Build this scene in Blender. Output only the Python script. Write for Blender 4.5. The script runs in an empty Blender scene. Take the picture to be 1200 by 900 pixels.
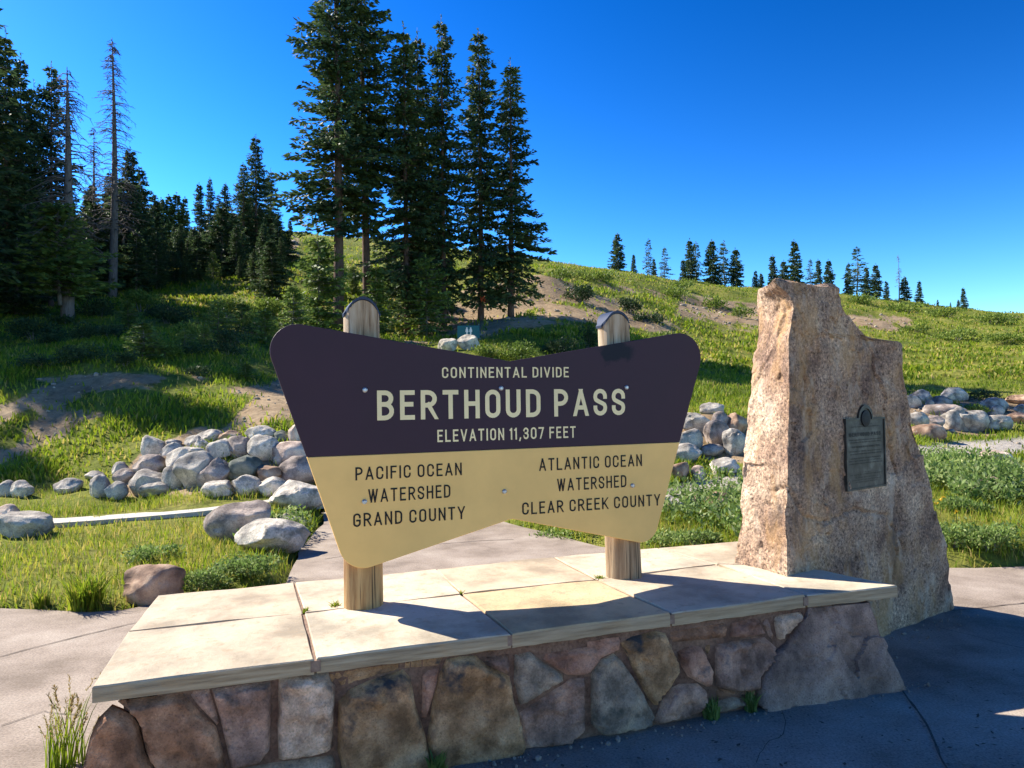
import bpy, math, random
import numpy as np
from mathutils import Vector, Matrix, Euler
from mathutils.geometry import delaunay_2d_cdt

# ---------------------------------------------------------------- camera, sky, sun, exposure
SC = bpy.context.scene
CAM_H = 1.6
PITCH, ROLL, FPX, YAW = -0.0185, -0.0137, 852.6, 0.3616
cam_d = bpy.data.cameras.new("camera"); cam = bpy.data.objects.new("camera", cam_d)
SC.collection.objects.link(cam); SC.camera = cam
cam_d.sensor_width = 36.0; cam_d.lens = 36.0 * FPX / 1200.0
cam_d.clip_start = 0.05; cam_d.clip_end = 6000
cam.matrix_world = (Matrix.Translation((0, 0, CAM_H)) @ Matrix.Rotation(math.radians(90) - PITCH, 4, 'X')
                    @ Matrix.Rotation(ROLL, 4, 'Z'))

SUN_AZ, SUN_EL = math.radians(-26), math.radians(40)      # direction the light travels (in plan), elevation
LDIR = Vector((math.cos(SUN_AZ) * math.cos(SUN_EL), math.sin(SUN_AZ) * math.cos(SUN_EL), -math.sin(SUN_EL)))
W = bpy.data.worlds.new("World"); SC.world = W; W.use_nodes = True
wn = W.node_tree.nodes; wl = W.node_tree.links
bg = wn["Background"]
sky = wn.new("ShaderNodeTexSky"); sky.sky_type = 'NISHITA'; sky.sun_disc = False
sky.sun_elevation = SUN_EL
sky.sun_rotation = math.atan2(-LDIR.x, -LDIR.y)
sky.altitude = 3400; sky.air_density = 1.5; sky.dust_density = 3.0; sky.ozone_density = 3.0
hsv = wn.new("ShaderNodeHueSaturation"); hsv.inputs['Saturation'].default_value = 1.1
gm = wn.new('ShaderNodeGamma'); gm.inputs[1].default_value = 2.0      # deepens the sky as the photograph's exposure does
wl.new(sky.outputs[0], gm.inputs[0]); wl.new(gm.outputs[0], hsv.inputs['Color']); wl.new(hsv.outputs[0], bg.inputs[0])
bg.inputs[1].default_value = 0.05
hsv.inputs['Value'].default_value = 0.41
sd = bpy.data.lights.new("sun", 'SUN'); so = bpy.data.objects.new("sun", sd); SC.collection.objects.link(so)
sd.energy = 5.0; sd.angle = math.radians(0.53); sd.color = (1.0, 0.93, 0.80)
so.rotation_euler = LDIR.to_track_quat('-Z', 'Y').to_euler(); so.location = (-30, 20, 40)
SC.view_settings.view_transform = 'Standard'; SC.view_settings.look = 'None'
SC.view_settings.exposure = 1.25; SC.view_settings.gamma = 1.0
try: SC.view_settings.use_curve_mapping = False
except Exception: pass
SC.cycles.max_bounces = 6; SC.cycles.transmission_bounces = 4; SC.cycles.transparent_max_bounces = 4

# ---------------------------------------------------------------- pixel <-> place
def ray(px, py):
    px = np.asarray(px, float); py = np.asarray(py, float)
    u = px - 600; v = py - 450; cr, sr = math.cos(ROLL), math.sin(ROLL)
    u, v = cr * u + sr * v, -sr * u + cr * v
    x, z = u / FPX, -v / FPX; c, s = math.cos(PITCH), math.sin(PITCH)
    y = c + z * s; z2 = -s + z * c
    return np.stack([x + 0 * z2, y, z2], -1)
def project(P):
    P = np.asarray(P, float); X, Y, Z = P[..., 0], P[..., 1], P[..., 2] - CAM_H
    c, s = math.cos(PITCH), math.sin(PITCH); y = Y * c - Z * s; z = Y * s + Z * c
    y = np.where(y < 0.05, 0.05, y)
    u = FPX * X / y; v = -FPX * z / y; cr, sr = math.cos(ROLL), math.sin(ROLL)
    return 600 + cr * u - sr * v, 450 + sr * u + cr * v
def at_depth(px, py, d):
    r = ray(px, py); return r * (d / r[..., 1:2] if r.ndim > 1 else d / r[1]) + np.array([0, 0, CAM_H])
def on_z(px, py, z=0.0):
    r = ray(px, py); return r * ((z - CAM_H) / r[2]) + np.array([0, 0, CAM_H])
S = 1.12
U = np.array([math.cos(YAW), math.sin(YAW), 0]); N = np.array([-math.sin(YAW), math.cos(YAW), 0])
O = np.array([-0.0084 * S, 3.5 * S, CAM_H])
def on_plane(px, py, P0, n):
    r = ray(px, py); t = (np.array(P0) - [0, 0, CAM_H]).dot(n) / r.dot(n); return r * t + [0, 0, CAM_H]
def sign_ah(px, py):
    p = on_plane(px, py, O, N) - O; return p.dot(U), p[2]

# ---------------------------------------------------------------- numpy noise
def _h(i, j, k, s):
    n = (i * 374761393 + j * 668265263 + k * 2147483647 + s * 974634777) & 0xFFFFFFFF
    n = ((n ^ (n >> 13)) * 1274126177) & 0xFFFFFFFF
    n = n ^ (n >> 16)
    return (n & 0xFFFF) / 32767.5 - 1.0
def vnoise(p, s=0):
    p = np.asarray(p, float); f = np.floor(p).astype(np.int64); t = p - f; t = t * t * (3 - 2 * t)
    i, j, k = f[:, 0], f[:, 1], f[:, 2]; r = 0
    for a in (0, 1):
        wa = t[:, 0] if a else 1 - t[:, 0]
        for b in (0, 1):
            wb = t[:, 1] if b else 1 - t[:, 1]
            for c in (0, 1):
                wc = t[:, 2] if c else 1 - t[:, 2]
                r = r + wa * wb * wc * _h(i + a, j + b, k + c, s)
    return r
def fbm(p, o=4, s=0, g=0.5):
    r = 0; a = 1.0; p = np.asarray(p, float)
    for q in range(o):
        r = r + a * vnoise(p * (2.03 ** q) + 17.3 * q, s + q); a *= g
    return r
def v3(x, y, z=None):
    return np.stack([x, y, np.zeros_like(x) if z is None else z], -1)

# ---------------------------------------------------------------- object helpers
COL = SC.collection
def mesh_data(name, V, F, mat=None, smooth=True, attrs=None, fm=None):
    me = bpy.data.meshes.new(name)
    V = np.asarray(V, np.float32)
    if isinstance(F, np.ndarray):
        n, k = F.shape
        me.vertices.add(len(V)); me.vertices.foreach_set("co", V.ravel())
        me.loops.add(n * k); me.polygons.add(n)
        me.loops.foreach_set("vertex_index", F.astype(np.int32).ravel())
        me.polygons.foreach_set("loop_start", np.arange(0, n * k, k, dtype=np.int32))
        me.polygons.foreach_set("loop_total", np.full(n, k, np.int32))
    else:
        me.from_pydata(V.tolist(), [], [list(f) for f in F])
    mats = mat if isinstance(mat, (list, tuple)) else [mat]
    for m in mats:
        if m: me.materials.append(m)
    me.polygons.foreach_set("use_smooth", np.full(len(me.polygons), bool(smooth)))
    if fm is not None: me.polygons.foreach_set("material_index", np.asarray(fm, np.int32))
    if attrs:
        for k_, a in attrs.items():
            at = me.attributes.new(k_, 'FLOAT', 'POINT'); at.data.foreach_set("value", np.asarray(a, np.float32))
    me.update(calc_edges=True); me.validate()
    return me
def link(name, me, parent=None, loc=(0, 0, 0), rot=0.0, scale=None):
    o = bpy.data.objects.new(name, me); COL.objects.link(o); o.location = [float(c) for c in loc]; o.rotation_euler = (0, 0, rot)
    if scale is not None: o.scale = scale
    if parent is not None: o.parent = parent
    return o
def tag(o, label, cat, group=None):
    o["label"] = label; o["category"] = cat
    if group: o["group"] = group
    return o
def thing(name, label, cat, loc=(0, 0, 0), rot=0.0, group=None):
    o = link(name, None, None, loc, rot); return tag(o, label, cat, group)
def struct(name, me, kind='structure'):
    o = link(name, me); o["kind"] = kind; return o
class MB:
    def __init__(s): s.V = []; s.F = []
    def add(s, V, F):
        b = len(s.V); s.V += [tuple(map(float, v)) for v in V]; s.F += [tuple(i + b for i in f) for f in F]
    def box(s, c, dx, dy, dz, ax=None):
        ax = ax or (np.array([1, 0, 0]), np.array([0, 1, 0]), np.array([0, 0, 1])); c = np.array(c, float)
        V = [c + ax[0] * dx * i / 2 + ax[1] * dy * j / 2 + ax[2] * dz * k / 2 for k in (-1, 1) for j in (-1, 1) for i in (-1, 1)]
        s.add(V, [(0, 2, 3, 1), (4, 5, 7, 6), (0, 1, 5, 4), (2, 6, 7, 3), (0, 4, 6, 2), (1, 3, 7, 5)])
    def prism(s, poly, back):           # poly: list of 3D points (front), back: vector
        n = len(poly); back = np.array(back, float); P = [np.array(p, float) for p in poly]
        s.add(P + [p + back for p in P], [tuple(range(n)), tuple(range(2 * n - 1, n - 1, -1))] +
              [(i, i + n, (i + 1) % n + n, (i + 1) % n) for i in range(n)])
    def tube(s, pts, radii, n=10, cap=True):
        pts = [np.array(p, float) for p in pts]; rings = []
        for i, p in enumerate(pts):
            d = pts[min(i + 1, len(pts) - 1)] - pts[max(i - 1, 0)]; d /= (np.linalg.norm(d) + 1e-9)
            a = np.cross(d, [0.3, 0.9, 0.1]) if abs(d[2]) > .8 else np.cross(d, [0, 0, 1]); a /= np.linalg.norm(a); b = np.cross(d, a)
            rings.append([p + radii[i] * (a * math.cos(t) + b * math.sin(t)) for t in np.linspace(0, 2 * math.pi, n, endpoint=False)])
        V = [v for r in rings for v in r]; F = []
        for i in range(len(pts) - 1):
            for j in range(n):
                F.append((i * n + j, i * n + (j + 1) % n, (i + 1) * n + (j + 1) % n, (i + 1) * n + j))
        if cap: F += [tuple(range(n - 1, -1, -1)), tuple(range((len(pts) - 1) * n, len(pts) * n))]
        s.add(V, F)
    def build(s, name, mat, parent=None, loc=(0, 0, 0), smooth=False, off=None):
        V = np.array(s.V)
        if off is not None: V = V - np.array(off)
        return link(name, mesh_data(name, V, s.F, mat, smooth), parent, loc)

# ---------------------------------------------------------------- materials
def new_mat(name):
    m = bpy.data.materials.new(name); m.use_nodes = True; nt = m.node_tree
    return m, nt, nt.nodes, nt.links, nt.nodes["Principled BSDF"]
def tex(nt, kind, vec, **kw):
    n = nt.nodes.new(kind)
    for k, v in kw.items():
        if k in n.inputs: n.inputs[k].default_value = v
        else: setattr(n, k, v)
    if vec is not None: nt.links.new(vec, n.inputs['Vector'])
    return n
def ramp(nt, fac, stops):
    r = nt.nodes.new("ShaderNodeValToRGB"); el = r.color_ramp.elements
    while len(el) < len(stops): el.new(0.5)
    for e, (p, c) in zip(el, stops):
        e.position = p; e.color = (*c, 1) if len(c) == 3 else c
    nt.links.new(fac, r.inputs[0]); return r
def mix(nt, fac, a, b, mode='MIX'):
    n = nt.nodes.new("ShaderNodeMix"); n.data_type = 'RGBA'; n.blend_type = mode
    for sock, v in ((n.inputs[0], fac), (n.inputs[6], a), (n.inputs[7], b)):
        if hasattr(v, 'is_output') or isinstance(v, bpy.types.NodeSocket): nt.links.new(v, sock)
        elif isinstance(v, (int, float)): sock.default_value = v
        else: sock.default_value = (*v, 1)
    return n.outputs[2]
def coords(nt, which='Object', scale=None):
    t = nt.nodes.new("ShaderNodeTexCoord"); o = t.outputs[which]
    if which == 'World':
        pass
    if scale:
        mp = nt.nodes.new("ShaderNodeMapping"); mp.inputs['Scale'].default_value = scale; nt.links.new(o, mp.inputs[0]); o = mp.outputs[0]
    return o
def wpos(nt, scale=None):
    g = nt.nodes.new("ShaderNodeNewGeometry"); o = g.outputs['Position']
    if scale:
        mp = nt.nodes.new("ShaderNodeMapping"); mp.inputs['Scale'].default_value = scale; nt.links.new(o, mp.inputs[0]); o = mp.outputs[0]
    return o
def bump(nt, b, height, strength, dist, prev=None):
    n = nt.nodes.new("ShaderNodeBump"); n.inputs['Strength'].default_value = strength; n.inputs['Distance'].default_value = dist
    nt.links.new(height, n.inputs['Height'])
    if prev is not None: nt.links.new(prev, n.inputs['Normal'])
    if b is not None: nt.links.new(n.outputs[0], b.inputs['Normal'])
    return n.outputs[0]
def attr(nt, name):
    a = nt.nodes.new("ShaderNodeAttribute"); a.attribute_name = name; return a.outputs['Fac']
def objrand(nt):
    return nt.nodes.new("ShaderNodeObjectInfo").outputs['Random']

def stone_mat(name, stops, *a_, blotch=0.75, **k_):
    return _stone_mat(name, stops, *a_, blotch=blotch, **k_)
def _stone_mat(name, stops, scale=6, speck=0.35, rough=0.85, bstr=0.6, stain=None, speckscale=90, use='Object', crack=False, bdist=0.02, blotch=0.75):
    m, nt, nn, ll, b = new_mat(name); c = coords(nt, use)
    n1 = tex(nt, "ShaderNodeTexNoise", c, Scale=scale, Detail=8, Roughness=0.62)
    if name.startswith('rock_'): stops = [(p, tuple(np.array(k) * (1.16, 1.09, 0.98))) for p, k in stops]
    col = ramp(nt, n1.outputs['Fac'], [(.5 + (p - .5) * .62, k) for p, k in stops]).outputs[0]
    n0 = tex(nt, "ShaderNodeTexNoise", c, Scale=scale * 0.45, Detail=4, Roughness=0.6)
    col = mix(nt, blotch, col, mix(nt, 1.0, col, ramp(nt, n0.outputs['Fac'], [(0.38, (0.55, 0.55, 0.56)), (0.5, (1, 1, 1)), (0.62, (1.4, 1.34, 1.25))]).outputs[0], 'MULTIPLY'))
    n2 = tex(nt, "ShaderNodeTexNoise", c, Scale=speckscale, Detail=3, Roughness=0.7)
    sp = ramp(nt, n2.outputs['Fac'], [(0.32, (0.25, 0.23, 0.22)), (0.47, (1, 1, 1)), (0.56, (1, 1, 1)), (0.72, (1.75, 1.7, 1.65))]).outputs[0]
    col = mix(nt, speck, col, mix(nt, 1.0, col, sp, 'MULTIPLY'))
    if stain:
        n3 = tex(nt, "ShaderNodeTexNoise", c, Scale=stain[1], Detail=6, Roughness=0.6)
        f = ramp(nt, n3.outputs['Fac'], [(stain[2], (0, 0, 0)), (stain[2] + 0.12, (1, 1, 1))]).outputs[0]
        col = mix(nt, f, col, stain[0])
    ll.new(col, b.inputs['Base Color']); b.inputs['Roughness'].default_value = rough
    b.inputs['Specular IOR Level'].default_value = 0.25
    n4 = tex(nt, "ShaderNodeTexNoise", c, Scale=scale * 3.5, Detail=10, Roughness=0.7)
    nb = bump(nt, None, n4.outputs['Fac'], bstr, bdist)
    n5 = tex(nt, "ShaderNodeTexNoise", c, Scale=speckscale * 1.3, Detail=2)
    bump(nt, b, n5.outputs['Fac'], bstr * 0.5, bdist * 0.2, nb)
    return m

M = {}
M['rock_pale'] = stone_mat("rock_pale", [(0.3, (0.22, 0.21, 0.20)), (0.5, (0.42, 0.40, 0.37)), (0.7, (0.56, 0.53, 0.49))], 3.2, 0.6, stain=((0.25, 0.22, 0.16), 5, 0.56), speckscale=45, bstr=1.0)
M['rock_grey'] = stone_mat("rock_grey", [(0.3, (0.16, 0.15, 0.145)), (0.5, (0.31, 0.295, 0.28)), (0.7, (0.46, 0.44, 0.41))], 3.2, 0.6, stain=((0.40, 0.37, 0.31), 6, 0.55), speckscale=45, bstr=1.0)
M['rock_purple'] = stone_mat("rock_purple", [(0.3, (0.13, 0.11, 0.105)), (0.5, (0.24, 0.205, 0.195)), (0.7, (0.36, 0.315, 0.295))], 3.0, 0.55, stain=((0.36, 0.35, 0.33), 5, 0.58), speckscale=45, bstr=1.0)
M['rock_dark'] = stone_mat("rock_dark", [(0.3, (0.05, 0.06, 0.055)), (0.5, (0.10, 0.12, 0.11)), (0.72, (0.2, 0.21, 0.19))], 3.5, 0.3)
M['rock_brown'] = stone_mat("rock_brown", [(0.3, (0.16, 0.10, 0.07)), (0.5, (0.28, 0.19, 0.14)), (0.7, (0.40, 0.31, 0.24))], 3.5, 0.35, stain=((0.38, 0.37, 0.35), 5, 0.6))
M['rock_pink'] = stone_mat("rock_pink", [(0.3, (0.24, 0.18, 0.16)), (0.5, (0.42, 0.34, 0.30)), (0.7, (0.55, 0.48, 0.43))], 3.5, 0.4)
def wall_stone(n, a, b_, c_, stain=None, sc=7):
    wm = lambda c: tuple(np.array(c) * (1.75, 1.42, 1.2))
    M[n] = stone_mat(n, [(0.30, wm(a)), (0.5, wm(b_)), (0.7, wm(c_))], sc, 0.5, speckscale=110, bstr=1.0, stain=stain, bdist=0.02, blotch=0.5)
wall_stone('facing_brown', (0.10, 0.062, 0.042), (0.20, 0.125, 0.085), (0.31, 0.21, 0.15), ((0.05, 0.05, 0.055), 6, 0.60))
wall_stone('facing_red', (0.13, 0.075, 0.058), (0.235, 0.15, 0.12), (0.33, 0.23, 0.19), ((0.12, 0.11, 0.11), 7, 0.62))
wall_stone('facing_grey', (0.09, 0.085, 0.075), (0.18, 0.165, 0.145), (0.28, 0.26, 0.22), ((0.05, 0.06, 0.05), 6, 0.56))
wall_stone('facing_ochre', (0.13, 0.088, 0.05), (0.24, 0.168, 0.10), (0.35, 0.265, 0.17), ((0.045, 0.045, 0.05), 6, 0.57))
wall_stone('facing_pale', (0.18, 0.13, 0.10), (0.33, 0.27, 0.22), (0.50, 0.44, 0.38), ((0.10, 0.075, 0.06), 5, 0.57))
wall_stone('facing_mauve', (0.10, 0.072, 0.062), (0.20, 0.145, 0.125), (0.32, 0.24, 0.205), ((0.10, 0.10, 0.115), 7, 0.6))

def granite():
    m, nt, nn, ll, b = new_mat("monument_granite"); c = coords(nt)
    n1 = tex(nt, "ShaderNodeTexNoise", c, Scale=2.6, Detail=8, Roughness=0.62)
    col = ramp(nt, n1.outputs['Fac'], [(0.34, (0.155, 0.093, 0.068)), (0.47, (0.34, 0.222, 0.152)), (0.57, (0.45, 0.315, 0.22)), (0.66, (0.61, 0.46, 0.33))]).outputs[0]
    n2 = tex(nt, "ShaderNodeTexNoise", c, Scale=55, Detail=4, Roughness=0.75)
    sp = ramp(nt, n2.outputs['Fac'], [(0.38, (0.2, 0.18, 0.18)), (0.47, (0.9, 0.9, 0.9)), (0.54, (1, 1, 1)), (0.63, (1.9, 1.85, 1.75))]).outputs[0]
    col = mix(nt, 0.85, col, mix(nt, 1.0, col, sp, 'MULTIPLY'))
    # rust-orange weathering, in patches stretched along the height
    c2 = coords(nt, 'Object', (3.2, 3.2, 1.3))
    n3 = tex(nt, "ShaderNodeTexNoise", c2, Scale=1.4, Detail=7, Roughness=0.65)
    col = mix(nt, ramp(nt, n3.outputs['Fac'], [(0.49, (0, 0, 0)), (0.62, (0.55,) * 3)]).outputs[0], col, (0.50, 0.29, 0.12))
    n6 = tex(nt, "ShaderNodeTexNoise", coords(nt, 'Object', (3.4, 3.0, 1.5)), Scale=2.3, Detail=7, Roughness=0.6)
    col = mix(nt, ramp(nt, n6.outputs['Fac'], [(0.56, (0, 0, 0)), (0.72, (0.8,) * 3)]).outputs[0], col, (0.56, 0.46, 0.36))
    n7 = tex(nt, "ShaderNodeTexNoise", coords(nt, 'Object', (4, 4, 1.0)), Scale=1.7, Detail=6, Roughness=0.6)
    col = mix(nt, ramp(nt, n7.outputs['Fac'], [(0.60, (0, 0, 0)), (0.74, (0.75,) * 3)]).outputs[0], col, (0.09, 0.075, 0.075))
    ll.new(col, b.inputs['Base Color']); b.inputs['Roughness'].default_value = 0.85; b.inputs['Specular IOR Level'].default_value = 0.25
    # cracks
    vo = tex(nt, "ShaderNodeTexVoronoi", coords(nt, 'Object', (1.6, 1.6, 0.8)), Scale=1.5); vo.feature = 'DISTANCE_TO_EDGE'
    cr = ramp(nt, vo.outputs['Distance'], [(0.0, (0, 0, 0)), (0.012, (1, 1, 1))]).outputs[0]
    n4 = tex(nt, "ShaderNodeTexNoise", c, Scale=11, Detail=10, Roughness=0.72)
    nb = bump(nt, None, n4.outputs['Fac'], 0.9, 0.035)
    nb = bump(nt, None, n2.outputs['Fac'], 0.5, 0.006, nb)
    ll.new(nb, b.inputs['Normal'])
    return m
M['granite'] = granite()

def slab_mat(name, tint):
    m, nt, nn, ll, b = new_mat(name); c = wpos(nt)
    n1 = tex(nt, "ShaderNodeTexNoise", c, Scale=2.2, Detail=8, Roughness=0.65)
    t = np.array(tint)
    col = ramp(nt, n1.outputs['Fac'], [(0.36, tuple(t * 0.62)), (0.5, tuple(t)), (0.62, tuple(np.minimum(t * 1.2, 0.85)))]).outputs[0]
    n2 = tex(nt, "ShaderNodeTexNoise", wpos(nt, (1, 1, 3)), Scale=14, Detail=8, Roughness=0.7)
    col = mix(nt, ramp(nt, n2.outputs['Fac'], [(0.54, (0, 0, 0)), (0.66, (0.65,) * 3)]).outputs[0], col, (0.34, 0.25, 0.16))
    n3 = tex(nt, "ShaderNodeTexNoise", c, Scale=60, Detail=4, Roughness=0.7)
    col = mix(nt, ramp(nt, n3.outputs['Fac'], [(0.66, (0, 0, 0)), (0.72, (0.6,) * 3)]).outputs[0], col, (0.17, 0.13, 0.10))
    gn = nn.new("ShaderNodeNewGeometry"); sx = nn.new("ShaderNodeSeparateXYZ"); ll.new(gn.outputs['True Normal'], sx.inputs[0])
    ns = tex(nt, "ShaderNodeTexNoise", wpos(nt, (2, 2, 30)), Scale=2.0, Detail=6, Roughness=0.6)      # darker, browner colour for the slab's side faces
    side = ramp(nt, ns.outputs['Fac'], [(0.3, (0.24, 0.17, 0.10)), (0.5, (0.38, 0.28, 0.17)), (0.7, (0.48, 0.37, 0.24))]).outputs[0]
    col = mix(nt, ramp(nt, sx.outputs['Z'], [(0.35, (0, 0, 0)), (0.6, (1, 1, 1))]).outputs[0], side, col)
    ll.new(col, b.inputs['Base Color']); b.inputs['Roughness'].default_value = 0.8; b.inputs['Specular IOR Level'].default_value = 0.3
    nb = bump(nt, None, n2.outputs['Fac'], 0.5, 0.012)
    bump(nt, b, n3.outputs['Fac'], 0.35, 0.003, nb)
    return m
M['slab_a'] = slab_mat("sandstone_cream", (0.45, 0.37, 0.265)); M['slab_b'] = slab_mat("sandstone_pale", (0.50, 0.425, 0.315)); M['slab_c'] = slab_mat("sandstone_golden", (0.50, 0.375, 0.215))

def rough_mat(name, stops, scale, bs, bd, rough=0.9, fine=None, pos=True, stretch=None, detail=8):
    m, nt, nn, ll, b = new_mat(name); c = wpos(nt, stretch) if pos else coords(nt, 'Object', stretch)
    n1 = tex(nt, "ShaderNodeTexNoise", c, Scale=scale, Detail=detail, Roughness=0.65)
    col = ramp(nt, n1.outputs['Fac'], stops).outputs[0]
    if fine:
        n2 = tex(nt, "ShaderNodeTexNoise", c, Scale=fine, Detail=3, Roughness=0.7)
        col = mix(nt, 0.5, col, mix(nt, 1.0, col, ramp(nt, n2.outputs['Fac'], [(0.35, (0.35,) * 3), (0.5, (1,) * 3), (0.7, (1.6,) * 3)]).outputs[0], 'MULTIPLY'))
        nb = bump(nt, None, n2.outputs['Fac'], bs, bd * 0.4)
        bump(nt, b, n1.outputs['Fac'], bs, bd, nb)
    else: bump(nt, b, n1.outputs['Fac'], bs, bd)
    ll.new(col, b.inputs['Base Color']); b.inputs['Roughness'].default_value = rough; b.inputs['Specular IOR Level'].default_value = 0.25
    return m
M['mortar'] = rough_mat("mortar", [(0.3, (0.09, 0.05, 0.035)), (0.5, (0.17, 0.095, 0.065)), (0.7, (0.25, 0.15, 0.10))], 6, 0.6, 0.02, fine=70)
M['concrete'] = rough_mat("pinkish_concrete", [(0.36, (0.18, 0.14, 0.108)), (0.5, (0.28, 0.225, 0.18)), (0.64, (0.36, 0.30, 0.245))], 1.3, 0.5, 0.01, fine=85)
M['joint'] = rough_mat("joint_grit", [(0.3, (0.05, 0.04, 0.035)), (0.7, (0.12, 0.095, 0.08))], 20, 0.5, 0.01)
M['sandjoint'] = rough_mat("joint_mortar", [(0.3, (0.16, 0.10, 0.075)), (0.7, (0.30, 0.21, 0.155))], 30, 0.6, 0.01)
M['path'] = rough_mat("pale_path_concrete", [(0.3, (0.40, 0.36, 0.31)), (0.7, (0.56, 0.52, 0.46))], 2.0, 0.4, 0.01, fine=80)
M['gravelstone'] = rough_mat("gravel_stone", [(0.3, (0.12, 0.10, 0.085)), (0.7, (0.32, 0.27, 0.23))], 30, 0.3, 0.005, pos=True)

M['rubble'] = rough_mat("rubble_stone", [(0.35, (0.16, 0.13, 0.10)), (0.65, (0.42, 0.36, 0.29))], 1.5, 0.5, 0.02, fine=40)
def wood_mat(name, a, b_, dark):
    m, nt, nn, ll, b = new_mat(name); c = coords(nt, 'Object', (14, 14, 1.1))
    n1 = tex(nt, "ShaderNodeTexNoise", c, Scale=2.4, Detail=8, Roughness=0.65)
    col = ramp(nt, n1.outputs['Fac'], [(0.3, dark), (0.46, a), (0.68, b_)]).outputs[0]
    n2 = tex(nt, "ShaderNodeTexNoise", coords(nt, 'Object', (40, 40, 0.8)), Scale=1.5, Detail=4)
    col = mix(nt, ramp(nt, n2.outputs['Fac'], [(0.34, (0.85,) * 3), (0.40, (0, 0, 0))]).outputs[0], col, (0.045, 0.03, 0.02))
    vo = tex(nt, "ShaderNodeTexVoronoi", coords(nt, 'Object', (5, 5, 3.2)), Scale=1.0)
    col = mix(nt, ramp(nt, vo.outputs['Distance'], [(0.10, (0.8,) * 3), (0.17, (0, 0, 0))]).outputs[0], col, (0.10, 0.055, 0.025))
    ll.new(col, b.inputs['Base Color']); b.inputs['Roughness'].default_value = 0.8; b.inputs['Specular IOR Level'].default_value = 0.2
    bump(nt, b, n1.outputs['Fac'], 0.5, 0.01)
    return m
M['post_low'] = wood_mat("honey_post_wood", (0.34, 0.20, 0.085), (0.50, 0.33, 0.15), (0.17, 0.085, 0.035))
M['post_grey'] = wood_mat("grey_post_wood", (0.24, 0.165, 0.10), (0.38, 0.28, 0.175), (0.09, 0.06, 0.038))
M['post_top'] = wood_mat("weathered_sawn_wood", (0.40, 0.28, 0.17), (0.62, 0.50, 0.36), (0.15, 0.085, 0.045))

def paint(name, col, rough=0.45, var=0.10, stain=None):
    m, nt, nn, ll, b = new_mat(name); c = coords(nt)
    n1 = tex(nt, "ShaderNodeTexNoise", c, Scale=2.2, Detail=5, Roughness=0.6)
    k = np.array(col)
    o = ramp(nt, n1.outputs['Fac'], [(0.3, tuple(k * (1 - var))), (0.7, tuple(k * (1 + var)))]).outputs[0]
    n2 = tex(nt, "ShaderNodeTexNoise", c, Scale=70, Detail=3, Roughness=0.6)
    o = mix(nt, ramp(nt, n2.outputs['Fac'], [(0.74, (0, 0, 0)), (0.78, (0.5,) * 3)]).outputs[0], o, tuple(k * 0.45))
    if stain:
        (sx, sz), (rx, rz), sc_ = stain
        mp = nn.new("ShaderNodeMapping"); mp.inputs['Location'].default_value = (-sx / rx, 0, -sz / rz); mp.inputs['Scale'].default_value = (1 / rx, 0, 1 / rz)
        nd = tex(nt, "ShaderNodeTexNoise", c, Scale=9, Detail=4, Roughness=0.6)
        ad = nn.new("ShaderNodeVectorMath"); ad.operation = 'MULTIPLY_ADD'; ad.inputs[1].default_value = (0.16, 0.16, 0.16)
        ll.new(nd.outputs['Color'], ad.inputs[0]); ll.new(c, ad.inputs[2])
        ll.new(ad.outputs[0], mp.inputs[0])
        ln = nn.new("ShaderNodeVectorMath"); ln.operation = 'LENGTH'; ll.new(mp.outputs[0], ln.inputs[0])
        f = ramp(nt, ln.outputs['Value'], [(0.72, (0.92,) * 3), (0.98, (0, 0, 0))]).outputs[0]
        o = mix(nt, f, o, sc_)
    ll.new(o, b.inputs['Base Color']); 
    rr = nn.new("ShaderNodeMapRange"); rr.inputs[3].default_value = rough - 0.08; rr.inputs[4].default_value = rough + 0.12
    ll.new(n1.outputs['Fac'], rr.inputs[0]); ll.new(rr.outputs[0], b.inputs['Roughness'])
    b.inputs['Specular IOR Level'].default_value = 0.2
    bump(nt, b, n1.outputs['Fac'], 0.05, 0.01)
    return m
M['sign_tan'] = paint("sign_tan_paint", (0.90, 0.555, 0.185)); M['cream'] = paint("cream_letter_paint", (0.95, 0.77, 0.42), 0.5); M['black'] = paint("black_letter_paint", (0.015, 0.013, 0.013), 0.5)
M['cap'] = paint("dark_cap_metal", (0.03, 0.04, 0.07), 0.4, 0.3)
M['zinc'] = paint("zinc_bolt", (0.45, 0.47, 0.5), 0.35); M['zinc'].node_tree.nodes["Principled BSDF"].inputs['Metallic'].default_value = 0.8
M['teal'] = paint("teal_sign_paint", (0.02, 0.12, 0.15), 0.5); M['white'] = paint("white_paint", (0.75, 0.76, 0.76), 0.5); M['orange'] = paint("orange_tag", (0.75, 0.10, 0.02), 0.5)
def bronze():
    m, nt, nn, ll, b = new_mat("dark_bronze"); c = coords(nt)
    n1 = tex(nt, "ShaderNodeTexNoise", c, Scale=12, Detail=6, Roughness=0.6)
    ll.new(ramp(nt, n1.outputs['Fac'], [(0.35, (0.038, 0.036, 0.032)), (0.55, (0.07, 0.066, 0.06)), (0.7, (0.13, 0.128, 0.115))]).outputs[0], b.inputs['Base Color'])
    b.inputs['Metallic'].default_value = 0.55; b.inputs['Roughness'].default_value = 0.55
    bump(nt, b, n1.outputs['Fac'], 0.2, 0.004)
    return m
M['bronze'] = bronze()
M['bronze_dark'] = paint("recessed_bronze", (0.016, 0.017, 0.018), 0.6)

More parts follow.
